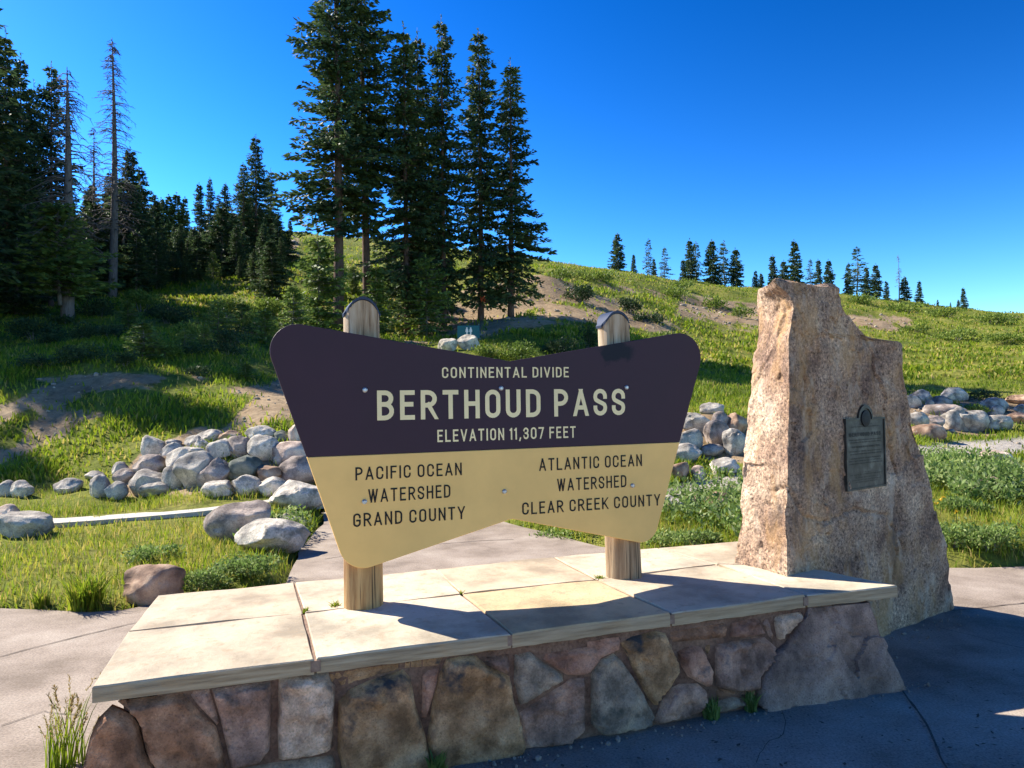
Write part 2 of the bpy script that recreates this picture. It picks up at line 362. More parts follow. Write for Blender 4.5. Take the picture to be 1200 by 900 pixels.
def leaf_mat(name, stops, trans=0.35, rough=0.6, noise=2.0, byattr=True):
    m, nt, nn, ll, b = new_mat(name)
    fac = attr(nt, 'tint')
    if not byattr: fac = tex(nt, "ShaderNodeTexNoise", coords(nt), Scale=noise, Detail=3).outputs['Fac']
    col = ramp(nt, fac, stops).outputs[0]
    n1 = tex(nt, "ShaderNodeTexNoise", wpos(nt), Scale=noise * 0.35, Detail=3)
    col = mix(nt, 1.0, col, ramp(nt, n1.outputs['Fac'], [(0.3, (0.72, 0.76, 0.75)), (0.7, (1.2, 1.15, 1.0))]).outputs[0], 'MULTIPLY')
    ll.new(col, b.inputs['Base Color']); b.inputs['Roughness'].default_value = rough; b.inputs['Specular IOR Level'].default_value = 0.25
    tr = nn.new("ShaderNodeBsdfTranslucent"); ll.new(col, tr.inputs[0])
    ms = nn.new("ShaderNodeMixShader"); ms.inputs[0].default_value = trans
    ll.new(b.outputs[0], ms.inputs[1]); ll.new(tr.outputs[0], ms.inputs[2]); ll.new(ms.outputs[0], nn["Material Output"].inputs[0])
    return m
M['grass'] = leaf_mat("meadow_grass", [(0.0, (0.07, 0.13, 0.01)), (0.38, (0.165, 0.245, 0.016)), (0.66, (0.27, 0.33, 0.025)), (0.88, (0.42, 0.34, 0.08)), (1.0, (0.48, 0.38, 0.14))], 0.5)
M['spruce'] = leaf_mat("spruce_needles", [(0.0, (0.03, 0.06, 0.028)), (0.55, (0.07, 0.115, 0.045)), (1.0, (0.17, 0.22, 0.075))], 0.28, noise=0.7)
M['fir'] = leaf_mat("young_fir_needles", [(0.0, (0.07, 0.12, 0.03)), (0.6, (0.18, 0.26, 0.06)), (1.0, (0.34, 0.40, 0.11))], 0.35, noise=1.0)
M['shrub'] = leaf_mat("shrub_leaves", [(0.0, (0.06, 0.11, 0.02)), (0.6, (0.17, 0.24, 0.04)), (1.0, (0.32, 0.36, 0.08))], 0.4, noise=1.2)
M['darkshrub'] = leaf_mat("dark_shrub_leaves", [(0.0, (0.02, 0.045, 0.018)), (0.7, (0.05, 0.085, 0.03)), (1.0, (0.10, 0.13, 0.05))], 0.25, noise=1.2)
M['weed'] = leaf_mat("broad_weed_leaves", [(0.0, (0.08, 0.15, 0.03)), (0.6, (0.21, 0.30, 0.08)), (1.0, (0.42, 0.46, 0.22))], 0.45, noise=2)
M['straw'] = leaf_mat("seed_heads", [(0.0, (0.12, 0.13, 0.03)), (0.5, (0.30, 0.22, 0.10)), (1.0, (0.45, 0.34, 0.18))], 0.4)
M['petal'] = leaf_mat("yellow_petals", [(0.0, (0.7, 0.42, 0.02)), (1.0, (0.85, 0.6, 0.05))], 0.3)
def bark(name, a, b_):
    return rough_mat(name, [(0.3, a), (0.7, b_)], 3.0, 0.9, 0.04, pos=False, stretch=(6, 6, 1.3))
M['bark'] = bark("reddish_bark", (0.07, 0.04, 0.03), (0.20, 0.125, 0.095)); M['bark_grey'] = bark("grey_bark", (0.10, 0.09, 0.085), (0.27, 0.24, 0.22)); M['deadwood'] = bark("silvery_deadwood", (0.09, 0.075, 0.07), (0.22, 0.19, 0.18))

def ground_mat():
    m, nt, nn, ll, b = new_mat("hillside_ground"); c = wpos(nt)
    n0 = tex(nt, "ShaderNodeTexNoise", c, Scale=0.35, Detail=9, Roughness=0.68)
    n1 = tex(nt, "ShaderNodeTexNoise", c, Scale=4.0, Detail=8, Roughness=0.7)
    g = ramp(nt, n0.outputs['Fac'], [(0.3, (0.06, 0.095, 0.012)), (0.5, (0.145, 0.165, 0.025)), (0.7, (0.25, 0.225, 0.06))]).outputs[0]
    g = mix(nt, 0.8, g, mix(nt, 1.0, g, ramp(nt, n1.outputs['Fac'], [(0.33, (0.3, 0.34, 0.3)), (0.5, (1, 1, 1)), (0.7, (1.5, 1.4, 1.2))]).outputs[0], 'MULTIPLY'))
    d = ramp(nt, n0.outputs['Fac'], [(0.3, (0.19, 0.13, 0.075)), (0.5, (0.30, 0.215, 0.13)), (0.7, (0.40, 0.30, 0.19))]).outputs[0]
    d = mix(nt, 0.7, d, mix(nt, 1.0, d, ramp(nt, n1.outputs['Fac'], [(0.33, (0.45, 0.43, 0.4)), (0.5, (1, 1, 1)), (0.7, (1.35, 1.33, 1.3))]).outputs[0], 'MULTIPLY'))
    n2 = tex(nt, "ShaderNodeTexNoise", c, Scale=28, Detail=5, Roughness=0.8)
    gr = ramp(nt, n2.outputs['Fac'], [(0.3, (0.13, 0.11, 0.09)), (0.5, (0.38, 0.34, 0.29)), (0.7, (0.58, 0.54, 0.48))]).outputs[0]
    ma = nn.new("ShaderNodeMath"); ma.operation = 'MULTIPLY_ADD'; ma.inputs[1].default_value = 0.9; ma.inputs[2].default_value = -0.45
    ll.new(n1.outputs['Fac'], ma.inputs[0])
    ad = nn.new("ShaderNodeMath"); ad.operation = 'ADD'; ll.new(attr(nt, 'dirt'), ad.inputs[0]); ll.new(ma.outputs[0], ad.inputs[1])
    col = mix(nt, ramp(nt, ad.outputs[0], [(0.38, (0, 0, 0)), (0.56, (1, 1, 1))]).outputs[0], g, d)
    col = mix(nt, attr(nt, 'gravel'), col, gr)
    ll.new(col, b.inputs['Base Color']); b.inputs['Roughness'].default_value = 0.95; b.inputs['Specular IOR Level'].default_value = 0.1
    nb = bump(nt, None, n1.outputs['Fac'], 0.7, 0.12); bump(nt, b, n2.outputs['Fac'], 0.6, 0.02, nb)
    return m
M['ground'] = ground_mat()

# ---------------------------------------------------------------- terrain
CP = []     # (px, d, z)
def cz(pxs, ds, z):
    for p in pxs:
        for d in ds: CP.append((p, d, z))
def cp(px, py, d): CP.append((px, d, float(at_depth(px, py, d)[2])))
cz((-700, -300, 0, 200, 400, 600, 800, 1000, 1200, 1500, 1900), (0.8, 3, 5.4), 0.0)
cz((-700, -300), (7.5,), 0.05); cz((400, 560), (7.5,), 0.0); cz((1900,), (7.5,), 0.05)
for a in [(0, 609 + 5, 9.2), (150, 609, 9.3), (240, 602, 9.7), (0, 590, 10.8), (150, 583, 11.2), (350, 578, 11.0), (0, 660, 7.2), (150, 660, 7.2), (280, 650, 7.4),
          (330, 500, 13.2), (180, 522, 12.8), (100, 553, 12.4), (0, 562, 12.4), (300, 480, 14.2), (200, 490, 14.3), (60, 520, 13.8), (280, 430, 19), (150, 430, 17), (0, 452, 15.6), (220, 455, 16.2),
          (300, 390, 25), (180, 390, 23), (80, 382, 27), (0, 392, 24), (330, 335, 42), (250, 345, 40), (150, 352, 38), (0, 355, 38),
          (340, 278, 70), (290, 302, 60), (200, 300, 62), (0, 300, 60), (205, 284, 95), (310, 274, 100), (0, 300, 100), (200, 276, 130), (0, 290, 130), (330, 272, 120), (-250, 330, 40), (-250, 440, 18), (-250, 290, 100), (-250, 560, 12.4), (-600, 430, 18), (-600, 330, 40), (-600, 290, 100),
          (594, 428, 24), (480, 432, 23), (537, 409, 27), (400, 402, 29.5), (400, 389, 35), (495, 390, 37), (600, 374, 37), (640, 323, 50), (560, 337, 49), (480, 330, 54), (400, 305, 70),
          (450, 545, 12.5), (600, 545, 13.5), (450, 500, 14.5), (600, 500, 15.5), (500, 465, 19), (650, 465, 20),
          (830, 545, 15), (830, 487, 17), (830, 470, 21.5), (830, 430, 33), (760, 400, 38), (850, 390, 50), (830, 362, 72), (760, 327, 80), (850, 338, 106), (700, 378, 37), (720, 346, 53), (690, 320, 62),
          (1130, 513, 21), (1130, 466, 24.5), (1130, 430, 40), (1130, 400, 60), (1130, 372, 92), (1130, 363, 108), (1000, 346, 110), (930, 338, 108), (1200, 369, 106), (960, 422, 41), (960, 490, 19), (960, 535, 15), (1000, 376, 72),
          (1350, 378, 106), (1350, 430, 40), (1350, 515, 20.5), (1350, 466, 24.5), (1700, 400, 100), (1700, 440, 38), (1700, 520, 20),
          (1140, 560, 11), (1140, 602, 8.6), (1140, 530, 16), (1140, 545, 13.5), (650, 622, 8.5), (800, 604, 9.3), (820, 572, 12), (700, 560, 12.5), (1000, 570, 11.5)]: cp(*a)
for px, py in ((-600, 340), (-250, 335), (0, 320), (205, 310), (340, 330), (480, 370), (640, 380), (760, 400), (850, 400), (1000, 400), (1130, 410), (1350, 420), (1700, 440)):
    cp(px, py, 190); CP.append((px, 420, -18.0)); CP.append((px, 900, -30.0))
CP = np.array(CP)
def _ft(px, d): return np.stack([px / 260.0, np.log(np.maximum(d, 0.3)) * 2.2], -1)
_A = _ft(CP[:, 0], CP[:, 1]); _D = np.sqrt(((_A[:, None] - _A[None]) ** 2).sum(-1))
_n = len(CP); _Mx = np.zeros((_n + 3, _n + 3)); _Mx[:_n, :_n] = _D - np.eye(_n) * 0.02
_Mx[:_n, _n] = 1; _Mx[:_n, _n + 1:] = _A; _Mx[_n:, :_n] = _Mx[:_n, _n:].T
_w = np.linalg.solve(_Mx, np.concatenate([CP[:, 2], [0, 0, 0]]))
def inpoly(x, y, poly):
    x = np.asarray(x, float); y = np.asarray(y, float); r = np.zeros(x.shape, bool); n = len(poly)
    for i in range(n):
        x0, y0 = poly[i]; x1, y1 = poly[(i + 1) % n]
        c = ((y0 > y) != (y1 > y)) & (x < (x1 - x0) * (y - y0) / (y1 - y0 + 1e-12) + x0); r ^= c
    return r
def polydist(x, y, poly):
    d = np.full(np.shape(x), 1e9); n = len(poly)
    for i in range(n):
        x0, y0 = poly[i]; x1, y1 = poly[(i + 1) % n]; dx, dy = x1 - x0, y1 - y0
        t = np.clip(((x - x0) * dx + (y - y0) * dy) / (dx * dx + dy * dy + 1e-12), 0, 1)
        d = np.minimum(d, np.hypot(x - x0 - t * dx, y - y0 - t * dy))
    return np.where(inpoly(x, y, poly), d, -d)
def G(px, py): p = on_z(px, py); return (float(p[0]), float(p[1]))
PLAZA = [(-14, -9), (14, -9), (14, 7.3)] + [G(1200, 663), G(1140, 665), G(1060, 664), (2.9, 6.85), G(860, 652), G(780, 648), G(700, 640), G(630, 622), G(585, 609), (-0.15, 9.6), (-1.0, 11.2), (-2.3, 11.3), (-2.75, 10.4)] + \
        [G(372, 590), G(380, 606), G(366, 625), G(352, 645), G(332, 682), G(260, 696), G(200, 703), G(150, 714), G(95, 719), G(0, 714), (-14, 5.6)]
# footpath ribbon at the left
FP = [(-80, 620), (0, 615), (62, 613), (120, 609), (180, 604.5), (240, 599), (300, 592), (345, 584), (400, 578)]
def base_z(x, y):
    d = np.maximum(y, 0.35); px, _ = project(np.stack([x, d, np.full_like(x, CAM_H)], -1)); px = np.clip(600 + FPX * x / d, -700, 1900)
    A = _ft(px, np.clip(d, 0.8, 900)); z = np.zeros_like(x)
    for s in range(0, len(x), 20000):
        q = A[s:s + 20000]; D = np.sqrt(((q[:, None] - _A[None]) ** 2).sum(-1))
        z[s:s + 20000] = D @ _w[:_n] + _w[_n] + q @ _w[_n + 1:]
    return z
def terr(x, y, fine=True):
    x = np.atleast_1d(np.asarray(x, float)); y = np.atleast_1d(np.asarray(y, float))
    z = base_z(x, y); r = np.hypot(x, y)
    side = np.clip((np.abs(np.arctan2(x, y)) - 1.0) / 0.5, 0, 1); z = z * (1 - side * np.clip(1 - r / 200, 0, 1))
    amp = np.clip((r - 5.5) / 60, 0, 1)
    z = z + fbm(v3(x / 5, y / 5), 4, 3) * (0.35 * amp + 0.02 * (r > 6)) + fbm(v3(x / 0.9, y / 0.9), 3, 9) * np.clip(0.05 * (r - 6) / 6, 0, 0.06)
    pd = polydist(x, y, PLAZA)
    k = np.clip((pd + 0.14) / 0.14, 0, 1)
    z = z * (1 - k) - 0.07 * k + np.where((k < 1), np.clip(-pd, 0, 0.5) * 0.06, 0)
    return z
def hit(px, py, d0=4.0, d1=180.0):
    ds = np.exp(np.linspace(math.log(d0), math.log(d1), 700)); P = at_depth(np.full_like(ds, px), np.full_like(ds, py), 1.0) if False else np.array([0, 0, CAM_H]) + ray(px, py)[None] / ray(px, py)[1] * ds[:, None]
    z = terr(P[:, 0], P[:, 1]); i = np.argmax(P[:, 2] <= z)
    if not (P[:, 2] <= z).any(): return None
    return P[i]

DIRT = [([(-40, 470), (50, 440), (140, 432), (195, 440), (170, 468), (120, 492), (60, 520), (-40, 560)], 12, 24),
        ([(225, 440), (345, 455), (345, 470), (300, 462), (240, 452)], 12, 30),
        ([(262, 502), (290, 470), (345, 430), (420, 430), (420, 505), (330, 500), (290, 505)], 11, 24),
        ([(470, 402), (490, 375), (545, 340), (600, 325), (650, 322), (700, 345), (770, 375), (810, 388), (770, 392), (700, 376), (640, 380), (590, 395), (540, 400)], 24, 60),
        ([(790, 372), (800, 345), (840, 348), (900, 356), (900, 382), (850, 386)], 40, 120),
        ([(985, 370), (1020, 366), (1070, 378), (1065, 388), (1020, 386), (990, 384)], 40, 120),
        ([(300, 310), (350, 275), (350, 300), (320, 320)], 45, 90),
        ([(690, 334), (750, 340), (790, 347), (780, 350), (720, 344)], 55, 120)]
DIRT += [([(120, 582), (165, 528), (230, 500), (345, 492), (370, 505), (370, 585), (200, 588)], 10.6, 14), ([(775, 548), (788, 486), (890, 480), (890, 548)], 14.5, 18), ([(1050, 517), (1062, 462), (1215, 456), (1215, 502), (1100, 520)], 20, 26)]
GRAVEL = [([(1040, 524), (1100, 520), (1210, 511), (1210, 530), (1150, 536), (1100, 546), (1060, 550)], 12, 22),
          ([(760, 584), (800, 566), (880, 552), (960, 545), (960, 565), (880, 572), (830, 580), (770, 598)], 9, 16)]
def masks(x, y, z):
    px, py = project(np.stack([x, y, z], -1)); wob = fbm(v3(x / 2.5, y / 2.5), 3, 31) * 5
    dirt = np.zeros_like(x); grav = np.zeros_like(x)
    for poly, a, b in DIRT:
        first = poly is DIRT[0][0]
        v = np.clip((polydist(px, py + wob, poly) + 6) / 12, 0, 1) * ((y > a) & (y < b)); dirt = np.maximum(dirt, v * (np.clip(.62 + fbm(v3(x / .8, y / .8), 3, 91) * .9, 0, 1) if first else 1))
    for poly, a, b in GRAVEL:
        v = np.clip((polydist(px, py + wob * 0.3, poly) + 2) / 5, 0, 1) * ((y > a) & (y < b)); grav = np.maximum(grav, v)
    far = np.clip((fbm(v3(x / 9, y / 9), 4, 77) - 0.5) * 1.6, 0, 0.5) * (y > 45) * (x > 0)
    pat = fbm(v3(x / 1.3, y / 1.3), 4, 41); dirt = dirt * np.clip(.95 + pat * .75, 0, 1)
    return np.maximum(dirt, far), grav, px, py
def build_terrain():
    fine = np.radians(np.linspace(-52, 52, 560)); coarse = np.radians(np.linspace(52, 308, 80))[1:-1]
    az = np.concatenate([fine, coarse]); rr = np.concatenate([[0.3], np.exp(np.linspace(math.log(1.2), math.log(150), 330)), np.exp(np.linspace(math.log(155), math.log(4000), 26))])
    A, R = np.meshgrid(az, rr); x = (R * np.sin(A)).ravel(); y = (R * np.cos(A)).ravel()
    z = terr(x, y); z = np.where(np.hypot(x, y) > 600, np.minimum(z, -15), z)
    dirt, grav, _, _ = masks(x, y, z)
    n = len(az); m = len(rr); i = np.arange(n); F = []
    for k in range(m - 1):
        F.append(np.stack([k * n + i, k * n + (i + 1) % n, (k + 1) * n + (i + 1) % n, (k + 1) * n + i], -1))
    F = np.concatenate(F)[:, ::-1]
    me = mesh_data("ground", np.stack([x, y, z], -1), F, M['ground'], True, {'dirt': dirt, 'gravel': grav})
    struct("ground", me)
build_terrain()

# plaza: one sheet of slabs, joints and cracks on it
def sheet(poly, z, step=None):
    from mathutils.geometry import tessellate_polygon
    vs = [Vector((p[0], p[1], 0)) for p in poly]; t = tessellate_polygon([vs])
    V = [(p[0], p[1], z) for p in poly]; F = []
    for a, b, c in t:
        n = (vs[b] - vs[a]).cross(vs[c] - vs[a]).z; F.append((a, b, c) if n > 0 else (a, c, b))
    return V, F
def subdiv_edge(poly, step=0.25, amp=0.03, seed=0, closed=True):
    out = []; n = len(poly)
    for i in range(n if closed else n - 1):
        a = np.array(poly[i]); b = np.array(poly[(i + 1) % n]); L = np.linalg.norm(b - a); k = max(1, int(L / step))
        for j in range(k):
            out.append(a + (b - a) * j / k)
    if not closed: out.append(np.array(poly[-1]))
    out = np.array(out); nz = fbm(v3(out[:, 0] * 2.3, out[:, 1] * 2.3), 3, seed); nz2 = fbm(v3(out[:, 0] * 2.3 + 50, out[:, 1] * 2.3), 3, seed)
    out = out + np.stack([nz, nz2], -1) * amp
    return [tuple(p) for p in out]
V, F = sheet(subdiv_edge(PLAZA, 0.3, 0.05), 0.0)
struct("plaza", mesh_data("plaza", V, F, M['concrete'], False))
def ribbon_ground(pts, w, z, jit=0.0, seed=1):
    pts = np.array(subdiv_edge(pts, 0.06, jit, seed, closed=False)); V = []; F = []
    rng = random.Random(seed)
    for i, p in enumerate(pts):
        t = pts[min(i + 1, len(pts) - 1)] - pts[max(i - 1, 0)]; t /= np.linalg.norm(t) + 1e-9; nrm = np.array([-t[1], t[0]]); ww = w * rng.uniform(0.55, 1.2)
        zz = z(p) if callable(z) else z
        V += [(*(p + nrm * ww / 2), zz), (*(p - nrm * ww / 2), zz)]
        if i: k = 2 * i; F.append((k - 2, k - 1, k + 1, k))
    return V, F
mb = MB()
for pts, w, j in [([G(1040, 792), G(1062, 815), G(1085, 850), G(1112, 902), (2.0, 1.8)], 0.013, 0.02), ([G(-200, 800), G(0, 770), G(60, 755), G(150, 733), G(190, 724)], 0.012, 0.02),
                  ([G(925, 828), G(905, 850), G(893, 872), G(890, 902)], 0.0035, 0.10), ([G(1118, 716), G(1165, 711), G(1205, 707)], 0.012, 0.05), ([G(1205, 760), G(1160, 752), G(1100, 735)], 0.006, 0.06),
                  ([G(380, 655), G(480, 640), G(600, 632)], 0.012, 0.04), ([G(0, 850), G(50, 835), G(100, 842)], 0.006, 0.05)]:
    V, F = ribbon_ground(pts, w, 0.004, j, seed=int(w * 9999) % 7 + len(pts)); mb.add(V, F)
mb.build("plaza_joints", M['joint'])["kind"] = "structure"
# pale footpath strip
fpts = []
for px, py in FP:
    h_ = hit(px, py, 6, 14); fpts.append(h_ if h_ is not None else at_depth(px, py, 9.5))
fpts = np.array(fpts); V = []; F = []
for i, p in enumerate(fpts):
    zt = float(terr([p[0]], [p[1]])[0]) + 0.025
    V += [(p[0], p[1] - 0.22, zt), (p[0], p[1] + 0.24, zt), (p[0], p[1] + 0.24, zt - 0.2), (p[0], p[1] - 0.22, zt - 0.2)]
    if i:
        k = 4 * i
        F += [(k - 4, k, k + 1, k - 3), (k - 3, k + 1, k + 2, k - 2), (k - 1, k + 3, k, k - 4)]
struct("footpath", mesh_data("footpath", V, F, M['path'], False))

# ---------------------------------------------------------------- stone bench
BZ = CAM_H - 0.945 * S               # slab top
def un(u, n, z): return O * [1, 1, 0] + U * (u * S) + N * (n * S) + np.array([0, 0, z])
broot_loc = un(0, 0.05, 0.0)
bench = thing("stone_bench", "low stone bench with cream sandstone slabs and a rubble stone front, carrying the sign", "bench", broot_loc)
TH = 0.064
def slab(poly, mat, seed, lab=None):
    rng = np.random.RandomState(seed); P = []
    n = len(poly); cen = np.mean(poly, 0)
    pp = [np.array(p) + (cen - np.array(p)) / np.linalg.norm(cen - np.array(p)) * 0.008 for p in poly]
    pp = subdiv_edge(pp, 0.05, 0.0045, seed); P = np.array(pp); k = len(P)
    inner = P + (cen - P) / np.linalg.norm(cen - P, axis=1)[:, None] * 0.006
    # interior grid so that the top is not dead flat
    V = [(x, y, 0) for x, y in P]
    g = []
    mn, mx = P.min(0), P.max(0)
    for x in np.arange(mn[0], mx[0], 0.045):
        for y in np.arange(mn[1], mx[1], 0.045): g.append((x + rng.uniform(-.01, .01), y + rng.uniform(-.01, .01)))
    g = np.array(g); g = g[polydist(g[:, 0], g[:, 1], [tuple(q) for q in inner]) > 0.02]
    pts = [Vector(p) for p in inner] + [Vector(p) for p in g]
    res = delaunay_2d_cdt(pts, [], [list(range(k))], 1, 1e-6)
    vc = np.array([[v.x, v.y] for v in res[0]]); fs = [tuple(f) for f in res[2]]
    zt = BZ + fbm(v3(vc[:, 0] * 4, vc[:, 1] * 4), 4, seed) * 0.0035
    top = np.column_stack([vc, zt]); nb = len(top)
    order = {}
    V = top.tolist(); F = fs
    # match inner ring indices
    idx = [int(np.argmin(((vc - q) ** 2).sum(1))) for q in inner]
    for q in P: V.append((q[0], q[1], BZ - 0.007))
    for q in P: V.append((q[0], q[1], BZ - TH + rng.uniform(-.003, .002)))
    for i in range(k):
        j = (i + 1) % k
        F.append((idx[i], idx[j], nb + j, nb + i)); F.append((nb + i, nb + j, nb + k + j, nb + k + i))
    F.append(tuple(nb + k + i for i in range(k)))
    me = mesh_data("seat_slab", np.array(V) - broot_loc, [f[::-1] if False else f for f in F], mat, True)
    try: me.set_sharp_from_angle(angle=math.radians(38))
    except Exception: pass
    import bmesh
    bm = bmesh.new(); bm.from_mesh(me); bmesh.ops.recalc_face_normals(bm, faces=bm.faces); bm.to_mesh(me); bm.free()
    o = link("seat_slab", me, bench)
    if lab: o["label"] = lab
def SG(px, py): p = on_z(px, py, BZ); return np.array([p[0], p[1]])
fr = [SG(104.5, 805.5), SG(370, 772), SG(600, 742.5), SG(787, 718.5), SG(946, 697.5)]
md = [SG(148, 740.5), SG(356, 718), SG(541, 696), SG(699, 679), SG(840, 661)]
bk = [SG(184, 698), SG(345, 682.5), SG(511, 667), SG(648, 652.5), SG(770, 642)]
mats = ['slab_a', 'slab_b', 'slab_c', 'slab_a', 'slab_b', 'slab_a', 'slab_b', 'slab_a', 'slab_b', 'slab_a']
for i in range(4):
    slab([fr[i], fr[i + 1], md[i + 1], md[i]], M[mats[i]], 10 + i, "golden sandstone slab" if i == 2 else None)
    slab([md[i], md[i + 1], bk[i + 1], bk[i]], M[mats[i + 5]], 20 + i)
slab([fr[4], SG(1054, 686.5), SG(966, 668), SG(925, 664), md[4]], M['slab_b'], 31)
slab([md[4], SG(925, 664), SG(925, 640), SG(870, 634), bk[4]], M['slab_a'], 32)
# joint filling between slabs
mb = MB()
for a, b in [(fr[i], bk[i]) for i in range(1, 5)] + [(md[0], md[4])]:
    d = b - a; L = np.linalg.norm(d); d = d / L; a2 = a + d * 0.004; nrm = np.array([-d[1], d[0]]); pts = [a2 + d * t for t in np.linspace(0, L - 0.012, 40)]
    P = [(*(p + nrm * 0.02), BZ - 0.010) for p in pts] + [(*(p - nrm * 0.02), BZ - 0.010) for p in pts[::-1]]
    mb.prism(P, (0, 0, -0.045))
mb.build("joint_filling", M['sandjoint'], bench, off=broot_loc)

# facing stones, traced on the wall plane
WA, WB = un(-1.62, -0.455, 0), un(1.86, -0.555, 0); WU = (WB - WA) / np.linalg.norm(WB - WA); WN = np.array([WU[1], -WU[0], 0])   # WN points to the camera
WZ = BZ - TH
def wp(px, py): p = on_plane(px, py, WA, WN); return np.array([(p - WA).dot(WU), p[2]])
def zc(box, pts):
    ox, oy, s = box; return [(ox + x / s, oy + y / s) for x, y in pts]
Z1, Z2, Z3 = (80, 680, 3.75), (380, 690, 3.75), (660, 660, 3.75)
STONES = [
 (Z1, [(195, 556), (240, 575), (290, 600), (315, 640), (340, 760), (390, 850), (400, 960), (40, 960), (70, 830), (105, 690), (140, 610)], 'facing_brown', .05),
 (Z1, [(225, 530), (330, 515), (500, 492), (560, 560), (640, 640), (670, 740), (695, 850), (690, 960), (420, 960), (395, 840), (350, 750), (325, 640), (300, 590)], 'facing_brown', .045),
 (Z1, [(515, 488), (620, 478), (655, 600), (668, 650), (650, 640), (570, 555)], 'facing_mauve', .015),
 (Z1, [(630, 475), (885, 440), (890, 560), (885, 740), (850, 790), (720, 820), (705, 760), (680, 650), (655, 560)], 'facing_mauve', .035),
 (Z1, [(925, 440), (1040, 425), (1120, 430), (1165, 470), (1160, 640), (1150, 745), (1050, 770), (925, 780), (922, 600)], 'facing_pale', .04),
 (Z1, [(720, 835), (900, 800), (1150, 768), (1165, 800), (1165, 960), (720, 960)], 'facing_grey', .02),
 (Z2, [(-60, 375), (20, 368), (40, 420), (30, 600), (0, 640), (-60, 640)], 'facing_grey', .02),
 (Z2, [(0, 372), (120, 352), (330, 325), (520, 300), (500, 340), (350, 350), (230, 380), (80, 430), (40, 420)], 'facing_ochre', .012),
 (Z2, [(60, 500), (110, 450), (200, 410), (345, 362), (380, 400), (400, 520), (440, 640), (465, 790), (440, 900), (100, 900), (60, 700)], 'facing_ochre', .055),
 (Z2, [(425, 380), (450, 355), (498, 350), (490, 420), (450, 560), (425, 585)], 'facing_red', .025),
 (Z2, [(540, 315), (600, 302), (670, 300), (720, 345), (815, 390), (830, 500), (850, 545), (878, 690), (840, 740), (640, 775), (470, 785), (455, 650), (480, 500), (510, 380)], 'facing_ochre', .045),
 (Z2, [(690, 300), (810, 283), (822, 380), (740, 345)], 'facing_mauve', .02),
 (Z2, [(835, 285), (900, 275), (960, 320), (1060, 382), (960, 450), (860, 508), (830, 400)], 'facing_grey', .03),
 (Z2, [(930, 285), (1160, 250), (1180, 240), (1215, 300), (1170, 365), (1110, 378), (1060, 372), (960, 305)], 'facing_red', .025),
 (Z2, [(1080, 400), (1140, 395), (1145, 620), (1080, 680), (885, 705), (870, 600), (862, 545), (960, 480)], 'facing_mauve', .03),
 (Z3, [(100, 345), (240, 325), (250, 345), (245, 385), (170, 420), (120, 450), (105, 400)], 'facing_red', .012),
 (Z3, [(125, 490), (170, 430), (225, 400), (260, 430), (330, 530), (370, 610), (395, 660), (375, 710), (300, 725), (170, 745), (125, 700)], 'facing_grey', .045),
 (Z3, [(252, 350), (300, 325), (400, 300), (450, 310), (505, 450), (470, 510), (440, 560), (400, 620), (370, 590), (300, 450)], 'facing_ochre', .04),
 (Z3, [(455, 305), (720, 262), (715, 325), (640, 335), (480, 350)], 'facing_brown', .018),
 (Z3, [(740, 262), (850, 245), (890, 310), (800, 330), (735, 325)], 'facing_red', .022),
 (Z3, [(870, 245), (905, 238), (935, 350), (905, 320)], 'facing_mauve', .018),
 (Z3, [(925, 235), (1060, 215), (1010, 290), (945, 350)], 'facing_pale', .03),
 (Z3, [(505, 390), (560, 362), (610, 370), (650, 455), (655, 520), (630, 545), (550, 500), (520, 450)], 'facing_red', .035),
 (Z3, [(612, 362), (648, 355), (650, 420)], 'facing_ochre', .012),
 (Z3, [(672, 360), (780, 340), (880, 325), (935, 370), (920, 420), (850, 490), (850, 540), (760, 560), (670, 540)], 'facing_mauve', .04),
 (Z3, [(480, 545), (510, 530), (590, 525), (628, 560), (625, 610), (580, 660), (420, 695), (405, 690), (430, 610)], 'facing_mauve', .035),
 (Z3, [(660, 615), (740, 590), (810, 600), (820, 625), (740, 650), (665, 665)], 'facing_grey', .02),
 (Z3, [(660, 545), (760, 565), (840, 550), (845, 575), (740, 580), (680, 600)], 'facing_brown', .015),
]
